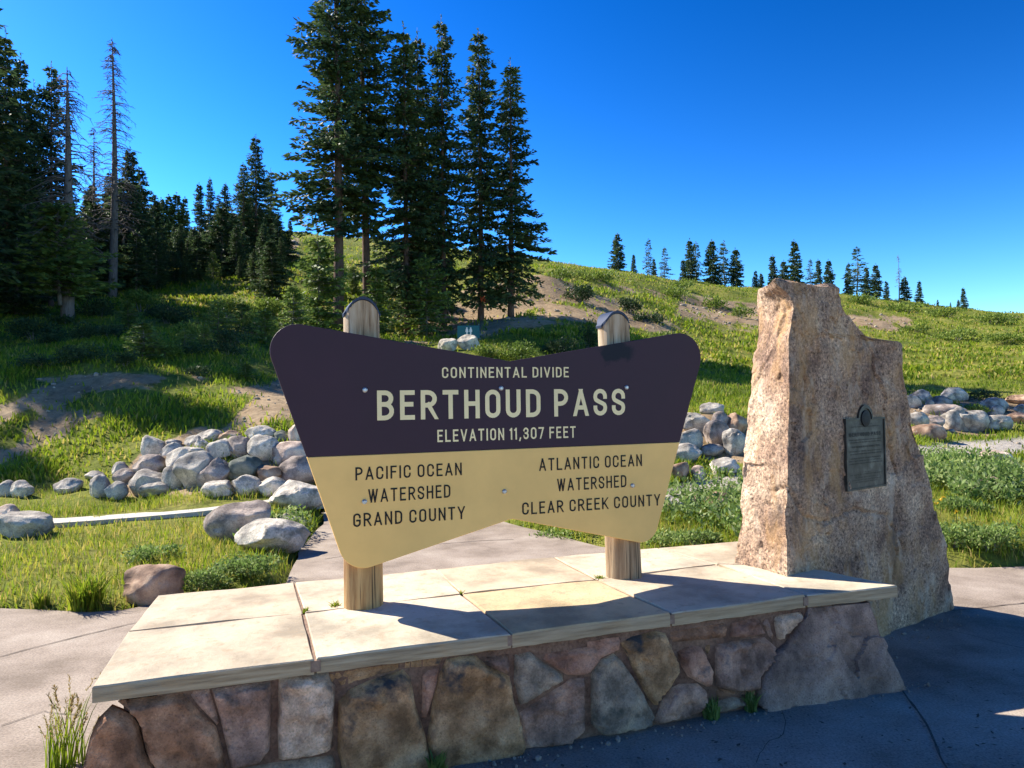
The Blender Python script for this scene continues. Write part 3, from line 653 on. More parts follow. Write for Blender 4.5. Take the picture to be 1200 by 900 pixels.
def facing(poly2, mat, proud, seed, lab=None, base=0.0):
    poly = [np.array(p) for p in poly2]
    poly = [np.array([p[0], max(-0.03, min(p[1], WZ - 0.006))]) for p in poly]
    pl = subdiv_edge([tuple(p) for p in poly], 0.022, 0.006, seed)
    P = np.array(pl); k = len(P); rng = np.random.RandomState(seed)
    mn, mx = P.min(0), P.max(0); g = []
    st = 0.016
    for x in np.arange(mn[0], mx[0], st):
        for y in np.arange(mn[1], mx[1], st): g.append((x + rng.uniform(-.005, .005), y + rng.uniform(-.005, .005)))
    g = np.array(g) if g else np.zeros((0, 2))
    if len(g): g = g[polydist(g[:, 0], g[:, 1], pl) > 0.009]
    pts = [Vector((float(p[0]), float(p[1]))) for p in P] + [Vector((float(p[0]), float(p[1]))) for p in g]
    res = delaunay_2d_cdt(pts, [], [list(range(k))], 1, 1e-6)
    vc = np.array([[v.x, v.y] for v in res[0]]); fs = [tuple(f) for f in res[2]]
    dist = np.maximum(polydist(vc[:, 0], vc[:, 1], pl), 0)
    q = np.stack([vc[:, 0] * 3, vc[:, 1] * 3, np.full(len(vc), seed * 3.7)], -1)
    a1, a2 = rng.uniform(-.05, .05, 2)
    h = np.clip(dist / 0.014, 0, 1) ** 0.5 * (proud + .012) + (fbm(q, 3, seed) * 0.016 + fbm(q * 5, 4, seed + 5) * 0.007) * np.clip(dist / 0.03, 0.15, 1)
    fs_ = np.column_stack([rng.uniform(mn[0], mx[0], 14), rng.uniform(mn[1], mx[1], 14)]); fi = np.argmin(((vc[:, None] + .03 * vnoise(np.stack([vc[:, 0] * 9, vc[:, 1] * 9, q[:, 2]], -1), seed)[:, None, None] - fs_[None]) ** 2).sum(-1), 1)
    h += np.clip(rng.normal(0, .006, 14)[fi] + ((vc - fs_[fi]) * rng.normal(0, .10, (14, 2))[fi]).sum(1), -.02, .02) * np.clip(dist / 0.025, 0, 1)
    h += (np.abs(vnoise(np.stack([vc[:, 0] * 6 + vc[:, 1] * 2, vc[:, 1] * 2.5, q[:, 2]], -1), seed)) * -0.012) * np.clip(dist / 0.03, 0, 1)
    c = vc.mean(0); h += ((vc[:, 0] - c[0]) * a1 + (vc[:, 1] - c[1]) * a2) * np.clip(dist / 0.04, 0, 1)
    vc_ = c + (vc - c) * 1.025
    V3 = WA[None] + vc_[:, :1] * WU[None] + np.minimum(vc_[:, 1:], WZ - .004) * np.array([[0, 0, 1]]) + WN[None] * (h + base - 0.004)[:, None]
    n0 = len(V3); idx = [int(np.argmin(((vc - p) ** 2).sum(1))) for p in P]
    ring = [WA + p[0] * WU + np.array([0, 0, p[1]]) - WN * 0.03 for p in P]
    V = np.concatenate([V3, ring]); F = []
    nf = lambda f: f
    for f in fs: F.append(f)
    for i in range(k):
        j = (i + 1) % k; F.append((idx[i], n0 + i, n0 + j, idx[j]))
    me = mesh_data("facing_stone", V - broot_loc, F, mat, True)
    o = link("facing_stone", me, bench)
    if lab: o["label"] = lab
for i, (bx, pts, mt, pr) in enumerate(STONES):
    facing([wp(*q) for q in zc(bx, pts)], M[mt], pr, 40 + i, "layered ochre stone with a grey edge" if i == 8 else None)

# the big slanting end stone of the wall (a block with its own right flank)
def loft_rock(rings, mat, name, parent, off, nz=60, ns=None, amp=0.012, seed=5, rounded=0.02, freq=3.0, crisp=0.5, facets=None, groove=None, damp=None):
    """rings: list of (z, [4 corner xy]) bottom to top; corners: front-left, front-right, back-right, back-left"""
    ns = ns or (44, 18, 36, 18)
    zs = np.array([r[0] for r in rings]); C = np.array([r[1] for r in rings])
    zz = np.linspace(zs[0], zs[-1], nz); V = []; n = sum(ns)
    for z in zz:
        c = np.stack([[np.interp(z, zs, C[:, k, a]) for a in (0, 1)] for k in range(4)])
        ringp = []
        for k in range(4):
            a, b = c[k], c[(k + 1) % 4]
            for t in np.arange(ns[k]) / ns[k]: ringp.append(a + (b - a) * t)
        ringp = np.array(ringp)
        for _ in range(2): ringp = ringp * (1 - rounded) + (np.roll(ringp, 1, 0) + np.roll(ringp, -1, 0)) * rounded / 2
        V.append(np.column_stack([ringp, np.full(n, z)]))
    V = np.concatenate(V); F = []
    i = np.arange(n)
    for k in range(nz - 1): F.append(np.stack([k * n + i, k * n + (i + 1) % n, (k + 1) * n + (i + 1) % n, (k + 1) * n + i], -1))
    F = np.concatenate(F)
    # top cap: concentric rings
    top = V[-n:]; cen = top.mean(0); caps = []; prev = (nz - 1) * n; extra = []
    m = len(V); capF = []
    for q, s in enumerate((0.85, 0.68, 0.5, 0.32, 0.15)):
        r = cen + (top - cen) * s; r[:, 2] += fbm(np.column_stack([r[:, :2] * 5, np.full(n, seed)]), 3, seed) * 0.02 + 0.006 * (q + 1)
        extra.append(r); cur = m + q * n
        capF.append(np.stack([prev + i, prev + (i + 1) % n, cur + (i + 1) % n, cur + i], -1)); prev = cur
    V = np.concatenate([V] + extra + [cen[None] + [0, 0, .03]]); F = np.concatenate([F] + capF)
    ci = len(V) - 1
    F = F.tolist() + [(prev + a, prev + (a + 1) % n, ci) for a in range(n)]
    me0 = mesh_data("tmp", V, F, None, True); nr = np.zeros(len(V) * 3, np.float32); me0.vertices.foreach_get("normal", nr); nr = nr.reshape(-1, 3); bpy.data.meshes.remove(me0)
    d = fbm(V * freq, 4, seed, 0.55) * amp
    ridge = 1 - np.abs(vnoise(V * np.array([freq * 1.6, freq * 1.6, freq * .7]), seed + 9)); d -= np.clip(ridge - 0.86, 0, 1) * amp * 7 * crisp
    cell = np.floor(vnoise(V * freq * .9 + 9, seed + 3) * 3) / 3; d += cell * amp * 0.7 * crisp
    if facets:
        for k_, (nseed, famp) in enumerate(facets):
            rg = np.random.RandomState(seed + k_); sd_ = V[rg.randint(0, len(V), nseed)] + rg.normal(0, .05, (nseed, 3)); pl_ = rg.normal(0, 1, (nseed, 3)); of_ = rg.normal(0, 1, nseed)
            Vw = V + np.stack([fbm(V * 5 + q * 7, 2, seed + q) for q in range(3)], -1) * .05
            ii = np.concatenate([np.argmin(((Vw[s_:s_ + 4000, None] - sd_[None]) ** 2).sum(-1), 1) for s_ in range(0, len(V), 4000)])
            d += famp * np.clip(of_[ii] * .5 + ((V - sd_[ii]) * pl_[ii]).sum(-1) * 3.0, -1.6, 1.6)
    if damp is not None: d *= damp(V)
    if groove is not None: d -= groove(V)
    V = V + nr * d[:, None]
    me = mesh_data(name, V - np.array(off), F, mat, True)
    try: me.set_sharp_from_angle(angle=math.radians(42))
    except Exception: pass
    return link(name, me, parent)
def W3(px, py, dn=0.0):
    p = on_plane(px, py, WA + WN * dn, WN); return p
def zi(pts, z):      # interpolate polyline of (px,py) points on the wall plane by height
    q = sorted([wp(*p)[::-1].tolist() for p in pts]); return np.interp(z, [a[0] for a in q], [a[1] for a in q])
LFT = zc(Z3, [(1070, 212), (1000, 330), (930, 400), (880, 480), (860, 560), (855, 640)]); RGT = zc((880, 640, 3.4625), [(470, 238), (500, 330), (525, 420), (556, 500)])
rings = []
for z in (-0.04, 0.05, 0.15, 0.25, 0.35, 0.43, WZ - 0.004):
    xl = zi(LFT, max(z, 0.01)); xr = zi(RGT, max(z, 0.06)) + max(0, 0.06 - z) * 0.3
    bul = 0.085 * (1 - z / WZ) + 0.042
    fl = WA + WU * xl + WN * bul * 0.35; frr = WA + WU * xr + WN * bul; brr = WA + WU * (xr + 0.06) - WN * (0.45); bll = WA + WU * xl - WN * 0.3
    rings.append((z, [fl[:2], frr[:2], brr[:2], bll[:2]]))
M['end_stone'] = stone_mat("end_stone", [(0.3, (0.12, 0.08, 0.065)), (0.5, (0.23, 0.155, 0.125)), (0.7, (0.33, 0.235, 0.19))], 4, 0.6, speckscale=120, bstr=0.5, stain=((0.06, 0.07, 0.085), 3.0, 0.62))
es = loft_rock(rings, M['end_stone'], "facing_stone", bench, broot_loc, nz=70, ns=(70, 24, 36, 18), amp=0.014, seed=12, rounded=0.3, facets=[(22, .010), (140, .007)]); es["label"] = "large slanting end stone"
# mortar core with recessed pointing
core = [un(-1.52, -0.46, 0), WB - WU * 0.42 - WN * 0.002, WB - WU * 0.30 - WN * 0.55, un(-1.50, 0.5, 0)]
core[0] = WA + WU * 0.14 ; mb = MB()
mb.prism([(p[0], p[1], -0.05) for p in core], (0, 0, WZ + 0.048))
cobj = mb.build("mortar_core", M['mortar'], bench, off=broot_loc)
import bmesh
def fixn(o):
    bm = bmesh.new(); bm.from_mesh(o.data); bmesh.ops.recalc_face_normals(bm, faces=bm.faces); bm.to_mesh(o.data); bm.free()
fixn(cobj)
# mortar pointing skin with uneven surface
def pointing():
    L = float((WB - WA).dot(WU)); xs = np.linspace(0.02, L - 0.45, 170); zs = np.linspace(-0.03, WZ - 0.004, 36); X, Z = np.meshgrid(xs, zs); x, z = X.ravel(), Z.ravel()
    h = -0.016 + fbm(np.stack([x * 6, z * 6, 0 * x], -1), 4, 77) * 0.007
    V = WA[None] + x[:, None] * WU + z[:, None] * np.array([[0, 0, 1]]) + h[:, None] * WN
    n = len(xs); i = np.arange(n - 1); F = np.concatenate([np.stack([k * n + i, k * n + i + 1, (k + 1) * n + i + 1, (k + 1) * n + i], -1) for k in range(len(zs) - 1)])
    link("mortar_pointing", mesh_data("mortar_pointing", V - broot_loc, F, M['mortar'], True), bench)
pointing()

# ---------------------------------------------------------------- the sign
def sp(a, h, off=0.0): return O + U * a + np.array([0, 0, h]) - N * off    # off towards the camera
wt, ht, wb, hb, hd, hp, hs, ws = [v * S for v in (1.1528, .3611, .7767, -.773, .1745, -.5819, -.2476, .948)]
def rounded(poly, radii, n=10):
    out = []; k = len(poly)
    for i in range(k):
        p = np.array(poly[i], float); a = np.array(poly[i - 1], float) - p; b = np.array(poly[(i + 1) % k], float) - p; r = radii[i]
        if r <= 0: out.append(tuple(p)); continue
        la, lb = np.linalg.norm(a), np.linalg.norm(b); a /= la; b /= lb; ang = math.acos(np.clip(a.dot(b), -1, 1)); t = r / math.tan(ang / 2)
        c = p + (a + b) / np.linalg.norm(a + b) * (r / math.sin(ang / 2)); s0 = p + a * t - c; s1 = p + b * t - c
        a0 = math.atan2(s0[1], s0[0]); a1 = math.atan2(s1[1], s1[0]); da = (a1 - a0 + math.pi) % (2 * math.pi) - math.pi
        for j in range(n + 1):
            th = a0 + da * j / n; out.append((c[0] + r * math.cos(th), c[1] + r * math.sin(th)))
    return out
sl = un(0, 0.05, BZ); sgn = thing("welcome_sign", "brown and tan bow-tie shaped mountain pass sign bolted to two log posts", "sign", sl)
PT = 0.03
def panel(name, poly, mat):
    mb = MB(); mb.prism([sp(a, h, 0.0) for a, h in poly], N * PT); o = mb.build(name, mat, sgn, off=O); o.location = (O - sl); fixn(o)
    bv = o.modifiers.new("edge", 'BEVEL'); bv.width = 0.003; bv.segments = 2; bv.limit_method = 'ANGLE'; bv.angle_limit = math.radians(60)
    return o
up = rounded([(-wt, ht), (0, hd), (wt, ht), (ws, hs + .0005), (-ws, hs + .0005)][::-1], [0, 0, .145, .05, .13]); lo = rounded([(-ws, hs - .0005), (ws, hs - .0005), (wb, hb), (0, hp), (-wb, hb)][::-1], [.13, .06, .11, 0, 0])
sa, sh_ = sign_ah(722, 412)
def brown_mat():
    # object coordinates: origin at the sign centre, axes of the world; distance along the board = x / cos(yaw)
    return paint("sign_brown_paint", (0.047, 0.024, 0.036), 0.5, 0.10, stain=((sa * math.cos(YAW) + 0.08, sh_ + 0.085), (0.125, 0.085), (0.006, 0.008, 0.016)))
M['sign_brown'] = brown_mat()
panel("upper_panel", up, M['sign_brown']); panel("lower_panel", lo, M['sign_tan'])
# stroke lettering
def arc(cx, cy, rx, ry, a0, a1, n=9): return [(cx + rx * math.cos(math.radians(a0 + (a1 - a0) * i / n)), cy + ry * math.sin(math.radians(a0 + (a1 - a0) * i / n))) for i in range(n + 1)]
gw = 0.42
def glyph(c):
    w = gw; r = w / 2
    if c == 'A': w = .48; return w, [[(0, -.1), (w / 2 - .0, 1.06)], [(w, -.1), (w / 2 + .0, 1.06)], [(.10, .28), (w - .10, .28)]]
    if c == 'B': return w, [[(0, 0), (0, 1)], [(0, 1)] + arc(w - .22, .77, .20, .23, 90, -90) + [(0, .54)], [(0, .54)] + arc(w - .24, .27, .24, .27, 90, -90) + [(0, 0)]]
    if c == 'C': return w, [[(w, .70)] + arc(r, 1 - r * 1.1, r, r * 1.1, 0, 180) + arc(r, r * 1.1, r, r * 1.1, 180, 360) + [(w, .30)]]
    if c == 'D': return w, [[(0, 0), (0, 1)], [(0, 1)] + arc(w - .26, .74, .26, .26, 90, 0) + arc(w - .26, .26, .26, .26, 0, -90) + [(0, 0)]]
    if c == 'E': return w * .86, [[(0, 0), (0, 1)], [(0, 1), (w * .86, 1)], [(0, .53), (w * .74, .53)], [(0, 0), (w * .86, 0)]]
    if c == 'F': return w * .84, [[(0, 0), (0, 1)], [(0, 1), (w * .84, 1)], [(0, .53), (w * .72, .53)]]
    if c == 'G': return w, [[(w, .72)] + arc(r, 1 - r * 1.1, r, r * 1.1, 0, 180) + arc(r, r * 1.1, r, r * 1.1, 180, 360) + [(w, .46)], [(w, .46), (r, .46)]]
    if c == 'H': return w, [[(0, 0), (0, 1)], [(w, 0), (w, 1)], [(0, .52), (w, .52)]]
    if c in 'I1':
        if c == '1': return .10, [[(.10, 0), (.10, 1)], [(-.02, .87), (.08, .97)]]
        return 0.0, [[(0, 0), (0, 1)]]
    if c == 'K': return w, [[(0, 0), (0, 1)], [(w + .02, 1.05), (0.02, .38)], [(.14, .56), (w + .03, -.06)]]
    if c == 'L': return w * .84, [[(0, 1), (0, 0)], [(0, 0), (w * .84, 0)]]
    if c == 'N': return w, [[(0, 0), (0, 1)], [(w, 0), (w, 1)], [(.0, 1.05), (w, -.05)]]
    if c in 'O0': return w, [arc(r, 1 - r * 1.1, r, r * 1.1, 0, 180) + arc(r, r * 1.1, r, r * 1.1, 180, 360) + [(w, 1 - r * 1.1)]]
    if c == 'P': return w, [[(0, 0), (0, 1)], [(0, 1)] + arc(w - .25, .73, .25, .27, 90, -90) + [(0, .46)]]
    if c == 'R': return w, [[(0, 0), (0, 1)], [(0, 1)] + arc(w - .25, .74, .25, .26, 90, -90) + [(0, .48)], [(.19, .50), (w + .03, -.08)]]
    if c == 'S': return w, [[(w, .74)] + arc(r, 1 - r * 1.15, r, r * 1.15, 0, 180) + arc(r, .5 + .26 * .0 + .24, r, .235, 180, 215, 4) + [(w * .22, .565), (w * .78, .435)] + arc(r, .26, r, .235, 35, 0, 4) + arc(r, r * 1.15, r, r * 1.15, 0, -180) + [(0, .26)]]
    if c == 'T': return w, [[(0, 1), (w, 1)], [(r, 1), (r, 0)]]
    if c == 'U': return w, [[(0, 1)] + arc(r, r * 1.1, r, r * 1.1, 180, 360) + [(w, 1)]]
    if c == 'V': w = .46; return w, [[(0, 1.1), (w / 2, -.06)], [(w, 1.1), (w / 2, -.06)]]
    if c == 'W': w = .64; return w, [[(0, 1.08), (w * .27, -.06)], [(w * .27, -.06), (w / 2, 1.02)], [(w / 2, 1.02), (w * .73, -.06)], [(w, 1.08), (w * .73, -.06)]]
    if c == 'Y': w = .46; return w, [[(0, 1.08), (w / 2, .42)], [(w, 1.08), (w / 2, .42)], [(w / 2, .46), (w / 2, 0)]]
    if c == '3': return w * .95, [[(0, .80)] + arc(w * .475, .765, w * .45, .235, 180, -70) + [(w * .35, .53)], [(w * .35, .53)] + arc(w * .475, .265, w * .475, .265, 75, -180) + [(0, .24)]]
    if c == '7': return w * .95, [[(0, 1), (w * .95, 1)], [(w * .95, 1), (w * .3, -.06)]]
    if c == ',': return .06, [[(.06, .04), (0, -.17)]]
    if c == '.': return 0.0, [[(0, .0), (0, .02)]]
    return .22, []
def stroke_poly(pts, w):
    P = [np.array(pts[0], float)]
    for p in pts[1:]:
        if np.linalg.norm(np.array(p) - P[-1]) > 1e-4: P.append(np.array(p, float))
    closed = np.linalg.norm(P[0] - P[-1]) < 1e-3 and len(P) > 3
    if not closed:
        d = P[0] - P[1]; P[0] = P[0] + d / np.linalg.norm(d) * w / 2; d = P[-1] - P[-2]; P[-1] = P[-1] + d / np.linalg.norm(d) * w / 2
    L, R = [], []; n = len(P)
    for i in range(n):
        a = P[i] - P[i - 1] if i else (P[-1] - P[-2] if closed else P[1] - P[0]); b = P[i + 1] - P[i] if i < n - 1 else (P[1] - P[0] if closed else P[-1] - P[-2])
        a = a / np.linalg.norm(a); b = b / np.linalg.norm(b); na = np.array([-a[1], a[0]]); nb = np.array([-b[1], b[0]]); m = na + nb; m /= np.linalg.norm(m) + 1e-9
        k = min(1 / max(m.dot(na), 0.4), 1.6); L.append(P[i] + m * w / 2 * k); R.append(P[i] - m * w / 2 * k)
    return L, R
def text_mesh(txt, f3, width, hgt, stroke, gap=.21):
    """f3(x, y, lift) -> 3D; text is stretched to fill width x hgt"""
    x = 0; items = []
    for ch in txt:
        w, st = glyph(ch)
        if ch != ' ': items.append((x, st, ch)); x += w + stroke + gap
        else: x += .34
    tot = x - gap; mb = MB(); kx = width / tot; mbs = [mb]; last = None; wi = [k for k, c in enumerate(txt) if c != ' ']
    for (gx, st, ch), kk in zip(items, wi):
        if last is not None and kk > last + 1: mb = MB(); mbs.append(mb)
        last = kk
        for i, s_ in enumerate(st):
            L, R = stroke_poly([(p[0], p[1] * (1 - stroke)) for p in s_], stroke)
            V = []
            for l, r in zip(L, R):
                for q in (l, r):
                    yy = q[1] + stroke / 2
                    if ch != ',': yy = min(max(yy, 0), 1)
                    V.append(f3((gx + q[0] + stroke / 2) * kx, yy * hgt, 0.0016 + i * 0.00025))
            mb.add(V, [(2 * j, 2 * j + 1, 2 * j + 3, 2 * j + 2) for j in range(len(L) - 1)])
    return mbs
TEXT = [("CONTINENTAL DIVIDE", (517.9, 443.2), (666.4, 442.0), 430.4, 'cream', .14), ("BERTHOUD PASS", (442, 492.5), (732.6, 486.5), 457.4, 'cream', .158), ("ELEVATION 11,307 FEET", (512.5, 518), (674.5, 512.9), 503.6, 'cream', .142),
        ("PACIFIC OCEAN", (416.5, 563), (541.1, 556.7), 547.6, 'black', .128), ("WATERSHED", (431.6, 589.4), (527.8, 582.8), 573.5, 'black', .128), ("GRAND COUNTY", (414, 617.8), (544.9, 608), 602.0, 'black', .128),
        ("ATLANTIC OCEAN", (631.8, 551.8), (752.2, 546.2), 537.2, 'black', .128), ("WATERSHED", (653, 575.8), (734, 570.7), 561.1, 'black', .128), ("CLEAR CREEK COUNTY", (612, 603.1), (773.7, 592.4), 588.7, 'black', .128)]
for txt, bl, br, ty, mt, stw in TEXT:
    a0, h0 = sign_ah(*bl); a1, h1 = sign_ah(*br); _, h2 = sign_ah(bl[0], ty); k = (h1 - h0) / (a1 - a0); k *= 0.6
    h0 = (h0 + h1) / 2 - k * (a1 - a0) / 2
    mbs = text_mesh(txt, lambda x, y, l, a0=a0, h0=h0, k=k: sp(a0 + x, h0 + y + k * x, l), a1 - a0, h2 - h0 if False else sign_ah(bl[0], ty)[1] - sign_ah(*bl)[1], stw)
    for mb, w_ in zip(mbs, txt.split()):
        o = mb.build("lettering", M[mt], sgn, off=O); o.location = O - sl; o["label"] = ('cream' if mt == 'cream' else 'black') + " word " + w_
for px, py in [(427.6, 457), (587, 455), (734, 454), (427, 588), (591, 576), (741, 569)]:
    a, h = sign_ah(px, py); mb = MB(); mb.tube([sp(a, h, -0.002), sp(a, h, 0.007), sp(a, h, 0.011)], [.0135, .0125, .007], 14)
    o = mb.build("bolt", M['zinc'], sgn, off=sl); fixn(o)
# posts
def post(pxb, pyb, pxt, top_py, cut_py, rb, rt, matl, label):
    pb = on_z(pxb, pyb, BZ); base = un(0, 0, 0); 
    # axis: just behind the board
    a_b = (on_plane(pxb, pyb - 6, O + N * (PT + 0.012 + rt), N) - O).dot(U); cb = O * [1, 1, 0] + U * a_b + N * (PT + 0.012 + rt)
    at_, ht_ = [(on_plane(pxt, top_py, O + N * (PT + 0.012 + rt * .5), N) - O).dot(v) for v in (U, np.array([0, 0, 1]))]
    zt = CAM_H + ht_; ct = O * [1, 1, 0] + U * at_ + N * (PT + 0.012 + rt)
    n = 40; nz = 60; zs = np.linspace(BZ - 0.25, zt, nz); V = []; cutz = CAM_H + sp(0, hd)[2] * 0 - 10
    zjoin = CAM_H + hb + 0.10
    for z in zs:
        t = (z - BZ) / (zt - BZ); c = cb + (ct - cb) * t; r = rb + (rt - rb) * np.clip(t, 0, 1)
        flat = r * 0.62 if z > zjoin else 9
        for th in np.linspace(0, 2 * math.pi, n, endpoint=False):
            u, v = r * math.cos(th), r * math.sin(th)
            rr_ = 1 + 0.012 * math.sin(3 * th + z * 5) + 0.01 * math.sin(7 * th + z * 2)
            u, v = u * rr_, v * rr_
            v = max(v, -flat)
            zz = z
            if z > zt - 0.17:        # domed head: clipped by an arch across the front
                arch = zt - 0.085 * (abs(u) / r) ** 2.2; zz = min(z, arch)
            V.append(c[:2].tolist() + [zz]); V[-1][0] += U[0] * u + N[0] * v; V[-1][1] += U[1] * u + N[1] * v
    F = [(k * n + i, k * n + (i + 1) % n, (k + 1) * n + (i + 1) % n, (k + 1) * n + i) for k in range(nz - 1) for i in range(n)]
    F.append(tuple((nz - 1) * n + i for i in range(n)))
    fmi = [1 if (zs[f[0] // n] > zjoin) else 0 for f in F]
    V = np.array(V); p0 = np.array([cb[0], cb[1], BZ])
    me = mesh_data("post", V - p0, F, [matl, M['post_top']], True, fm=fmi)
    o = link("post", me, sgn); o.location = p0 - sl; fixn(o)
    try: me.set_sharp_from_angle(angle=math.radians(35))
    except Exception: pass
    # dark cap following the arch, front to back
    r = rt; mb = MB(); us = np.linspace(-1.03, 1.03, 21); prev = None
    th_ = 0.014; pts = []
    for q in us:
        z0 = zt - 0.085 * min(abs(q), 1.0) ** 2.2; pts.append((q * r, z0))
    pts_o = [(u_ * 1.02, z_ + th_ * 1.0 + 0.004) for u_, z_ in pts]; pts_i = [(u_, z_ + 0.003) for u_, z_ in pts]
    fr_ = -r * 0.62 - 0.006; bkd = r * 1.0
    poly = pts_o + pts_i[::-1]
    def c3(u_, z_, v_): return ct + U * u_ + N * v_ + np.array([0, 0, z_ - ct[2]])
    m_ = len(pts)
    for i in range(m_ - 1):
        q = [pts_i[i], pts_i[i + 1], pts_o[i + 1], pts_o[i]]
        # depth of the cap narrows to the round of the post
        dep = lambda u_: max(math.sqrt(max(r * r - min(u_ * u_, r * r * .97), 0)), .03) + .004
        Vv = [c3(x, z, max(fr_, -dep(x))) for x, z in q] + [c3(x, z, dep(x)) for x, z in q]
        fs = [(0, 1, 2, 3), (7, 6, 5, 4), (0, 4, 5, 1), (3, 2, 6, 7)]
        if i == 0: fs.append((0, 3, 7, 4))
        if i == m_ - 2: fs.append((1, 5, 6, 2))
        mb.add(Vv, fs)
    c_ = mb.build("post_cap", M['cap'], o, off=p0); fixn(c_); c_.location = (0, 0, 0)
    return cb
post(426, 716, 425, 352, 395, 0.100, 0.090, M['post_low'], None); post(731, 682, 722.5, 368, 400, 0.104, 0.092, M['post_grey'], None)

# ---------------------------------------------------------------- the standing stone
FA = un(1.455, -0.235, 0); FBx = un(3.16, 0.20, 0); FU = (FBx - FA) / np.linalg.norm(FBx - FA); FN = np.array([FU[1], -FU[0], 0])
def fp(px, py): p = on_plane(px, py, FA, FN); return (p - FA).dot(FU), p[2]
def fprof(pts):
    q = [fp(*p)[::-1] for p in pts]; q.sort(); return [a[0] for a in q], [a[1] for a in q]
arr = fprof([(906, 331), (925, 345), (931, 360), (924, 395), (925, 460), (922, 610), (922.5, 678)])
rgt = fprof([(984, 341), (989, 362), (1003, 383), (1018, 396), (1055, 401), (1057, 432), (1066, 480), (1081, 535), (1094, 598), (1109, 640), (1112, 680), (1119, 716)])
SD = 0.40          # depth of the stone
lft_pts = [(888, 341), (884, 400), (877, 470), (870, 560), (862, 655)]
BL0 = FA - FN * SD
def lp(px, py): p = on_plane(px, py, FA - FN * SD, FN); return (p - FA).dot(FU), p[2]
lq = sorted([lp(*p)[::-1] for p in lft_pts])
ztop = fp(940, 332)[1]
rings = []
zsR = sorted(set([-0.06, 0.0] + [round(z, 4) for z in np.linspace(0.05, ztop, 70)]))
for z in zsR:
    xa = np.interp(z, *arr); xr = np.interp(z, *rgt); xl = np.interp(z, [a[0] for a in lq], [a[1] for a in lq])
    if z < lq[0][0]: xl = lq[0][1] - (lq[0][0] - z) * 0.02
    xl = min(xl, xa - 0.03) if False else xl
    back = SD
    fl = FA + FU * xa; f2 = FA + FU * xr; b2 = FA + FU * (xr - 0.04) - FN * back; b1 = FA + FU * xl - FN * back
    rings.append((z, [fl[:2], f2[:2], b2[:2], b1[:2]]))
ml = FA + FU * 0.7 - FN * 0.2
mon = thing("standing_stone", "tall rough pinkish granite standing stone with a bronze plaque, right of the sign", "monument", (ml[0], ml[1], 0))
moff = np.array([ml[0], ml[1], 0])
CRK = [([(945, 445), (942, 475), (934, 500)], .02), ([(1019, 395), (1025, 430), (1037, 460), (1046, 520), (1052, 560)], .03), ([(924, 572), (945, 605), (965, 612), (1000, 596), (1040, 605), (1062, 645)], .018), ([(1000, 625), (1006, 672)], .015),
       ([(1060, 600), (1050, 650), (1046, 690)], .02), ([(985, 345), (975, 400), (990, 450)], .010), ([(935, 360), (950, 420), (944, 445)], .012)]
CRK = [([fp(*q) for q in subdiv_edge(c, 8, 3, 5, closed=False)], a) for c, a in CRK]
def onface(V):
    q = V - FA; return q @ FU, V[:, 2], q @ FN
def grooves(V):
    u, z, n_ = onface(V); g = np.zeros(len(V))
    for pts, a in CRK:
        for (x0, z0), (x1, z1) in zip(pts[:-1], pts[1:]):
            dx, dz = x1 - x0, z1 - z0; t = np.clip(((u - x0) * dx + (z - z0) * dz) / (dx * dx + dz * dz + 1e-9), 0, 1); ds = np.hypot(u - x0 - t * dx, z - z0 - t * dz)
            g = np.maximum(g, a * np.clip(1 - ds / .018, 0, 1))
    return g * (n_ > -.12)
_pu, _pz = fp(1012.5, 530)
def damping(V):
    u, z, n_ = onface(V); k = np.maximum(np.abs(u - _pu) / .15, np.abs(z - _pz) / .26); return np.where(n_ > -.12, np.clip((k - .8) * 2.5, .08, 1), 1)
body = loft_rock(rings, M['granite'], "stone_body", mon, moff, nz=220, ns=(150, 36, 60, 40), amp=0.010, seed=21, rounded=0.10, freq=2.6, crisp=0.6, facets=[(70, .007), (360, .006), (1500, .003)], groove=grooves, damp=damping)
# plaque
PQ = [fp(989, 488.5), fp(1035, 490.5), fp(1036.5, 571), fp(990.5, 574)]
px0 = (PQ[0][0] + PQ[3][0]) / 2; px1 = (PQ[1][0] + PQ[2][0]) / 2; pz0 = (PQ[2][1] + PQ[3][1]) / 2; pz1 = (PQ[0][1] + PQ[1][1]) / 2
pw, ph = px1 - px0, pz1 - pz0; pof = 0.008
def fq(x, z, l): return FA + FU * (px0 + x) + np.array([0, 0, pz0 + z]) + FN * (pof + l)
def pl_outline(m, r0):
    r = r0; cx = pw / 2
    top = [(pw - m, ph - m)] + [(cx + r * math.cos(t), ph - m + r * math.sin(t) * 1.0) for t in np.linspace(0, math.pi, 14)] + [(m, ph - m)]
    return [(m, m), (pw - m, m)] + top
plq = MB(); plq.prism([fq(x, z, 0.0) for x, z in pl_outline(0, pw * .18)], -FN * 0.05); po = plq.build("plaque", M['bronze'], mon, off=moff); fixn(po)
po["label"] = "dark bronze plaque with raised lettering"
mbx = MB(); o_ = pl_outline(0, pw * .18); i_ = pl_outline(.011, pw * .18 - .012)
for k in range(len(o_)):
    a, b, c, d = o_[k], o_[(k + 1) % len(o_)], i_[(k + 1) % len(o_)], i_[k]
    q = [fq(*a, 0.007), fq(*b, 0.007), fq(*c, 0.007), fq(*d, 0.007)]; mbx.prism(q, -FN * 0.0065)
bo = mbx.build("border", M['bronze'], po, off=moff); fixn(bo)
mbx = MB(); c_ = (pw / 2, ph - .004); mbx.tube([fq(*c_, 0.001), fq(*c_, 0.008), fq(*c_, .011)], [pw * .115, pw * .11, pw * .06], 24); eo = mbx.build("emblem", M['bronze_dark'], po, off=moff); fixn(eo)
def ptext(txt, x0, z0, w, h, st=.17): return text_mesh(txt, lambda x, y, l: fq(x0 + x, z0 + y, l), w, h, st)
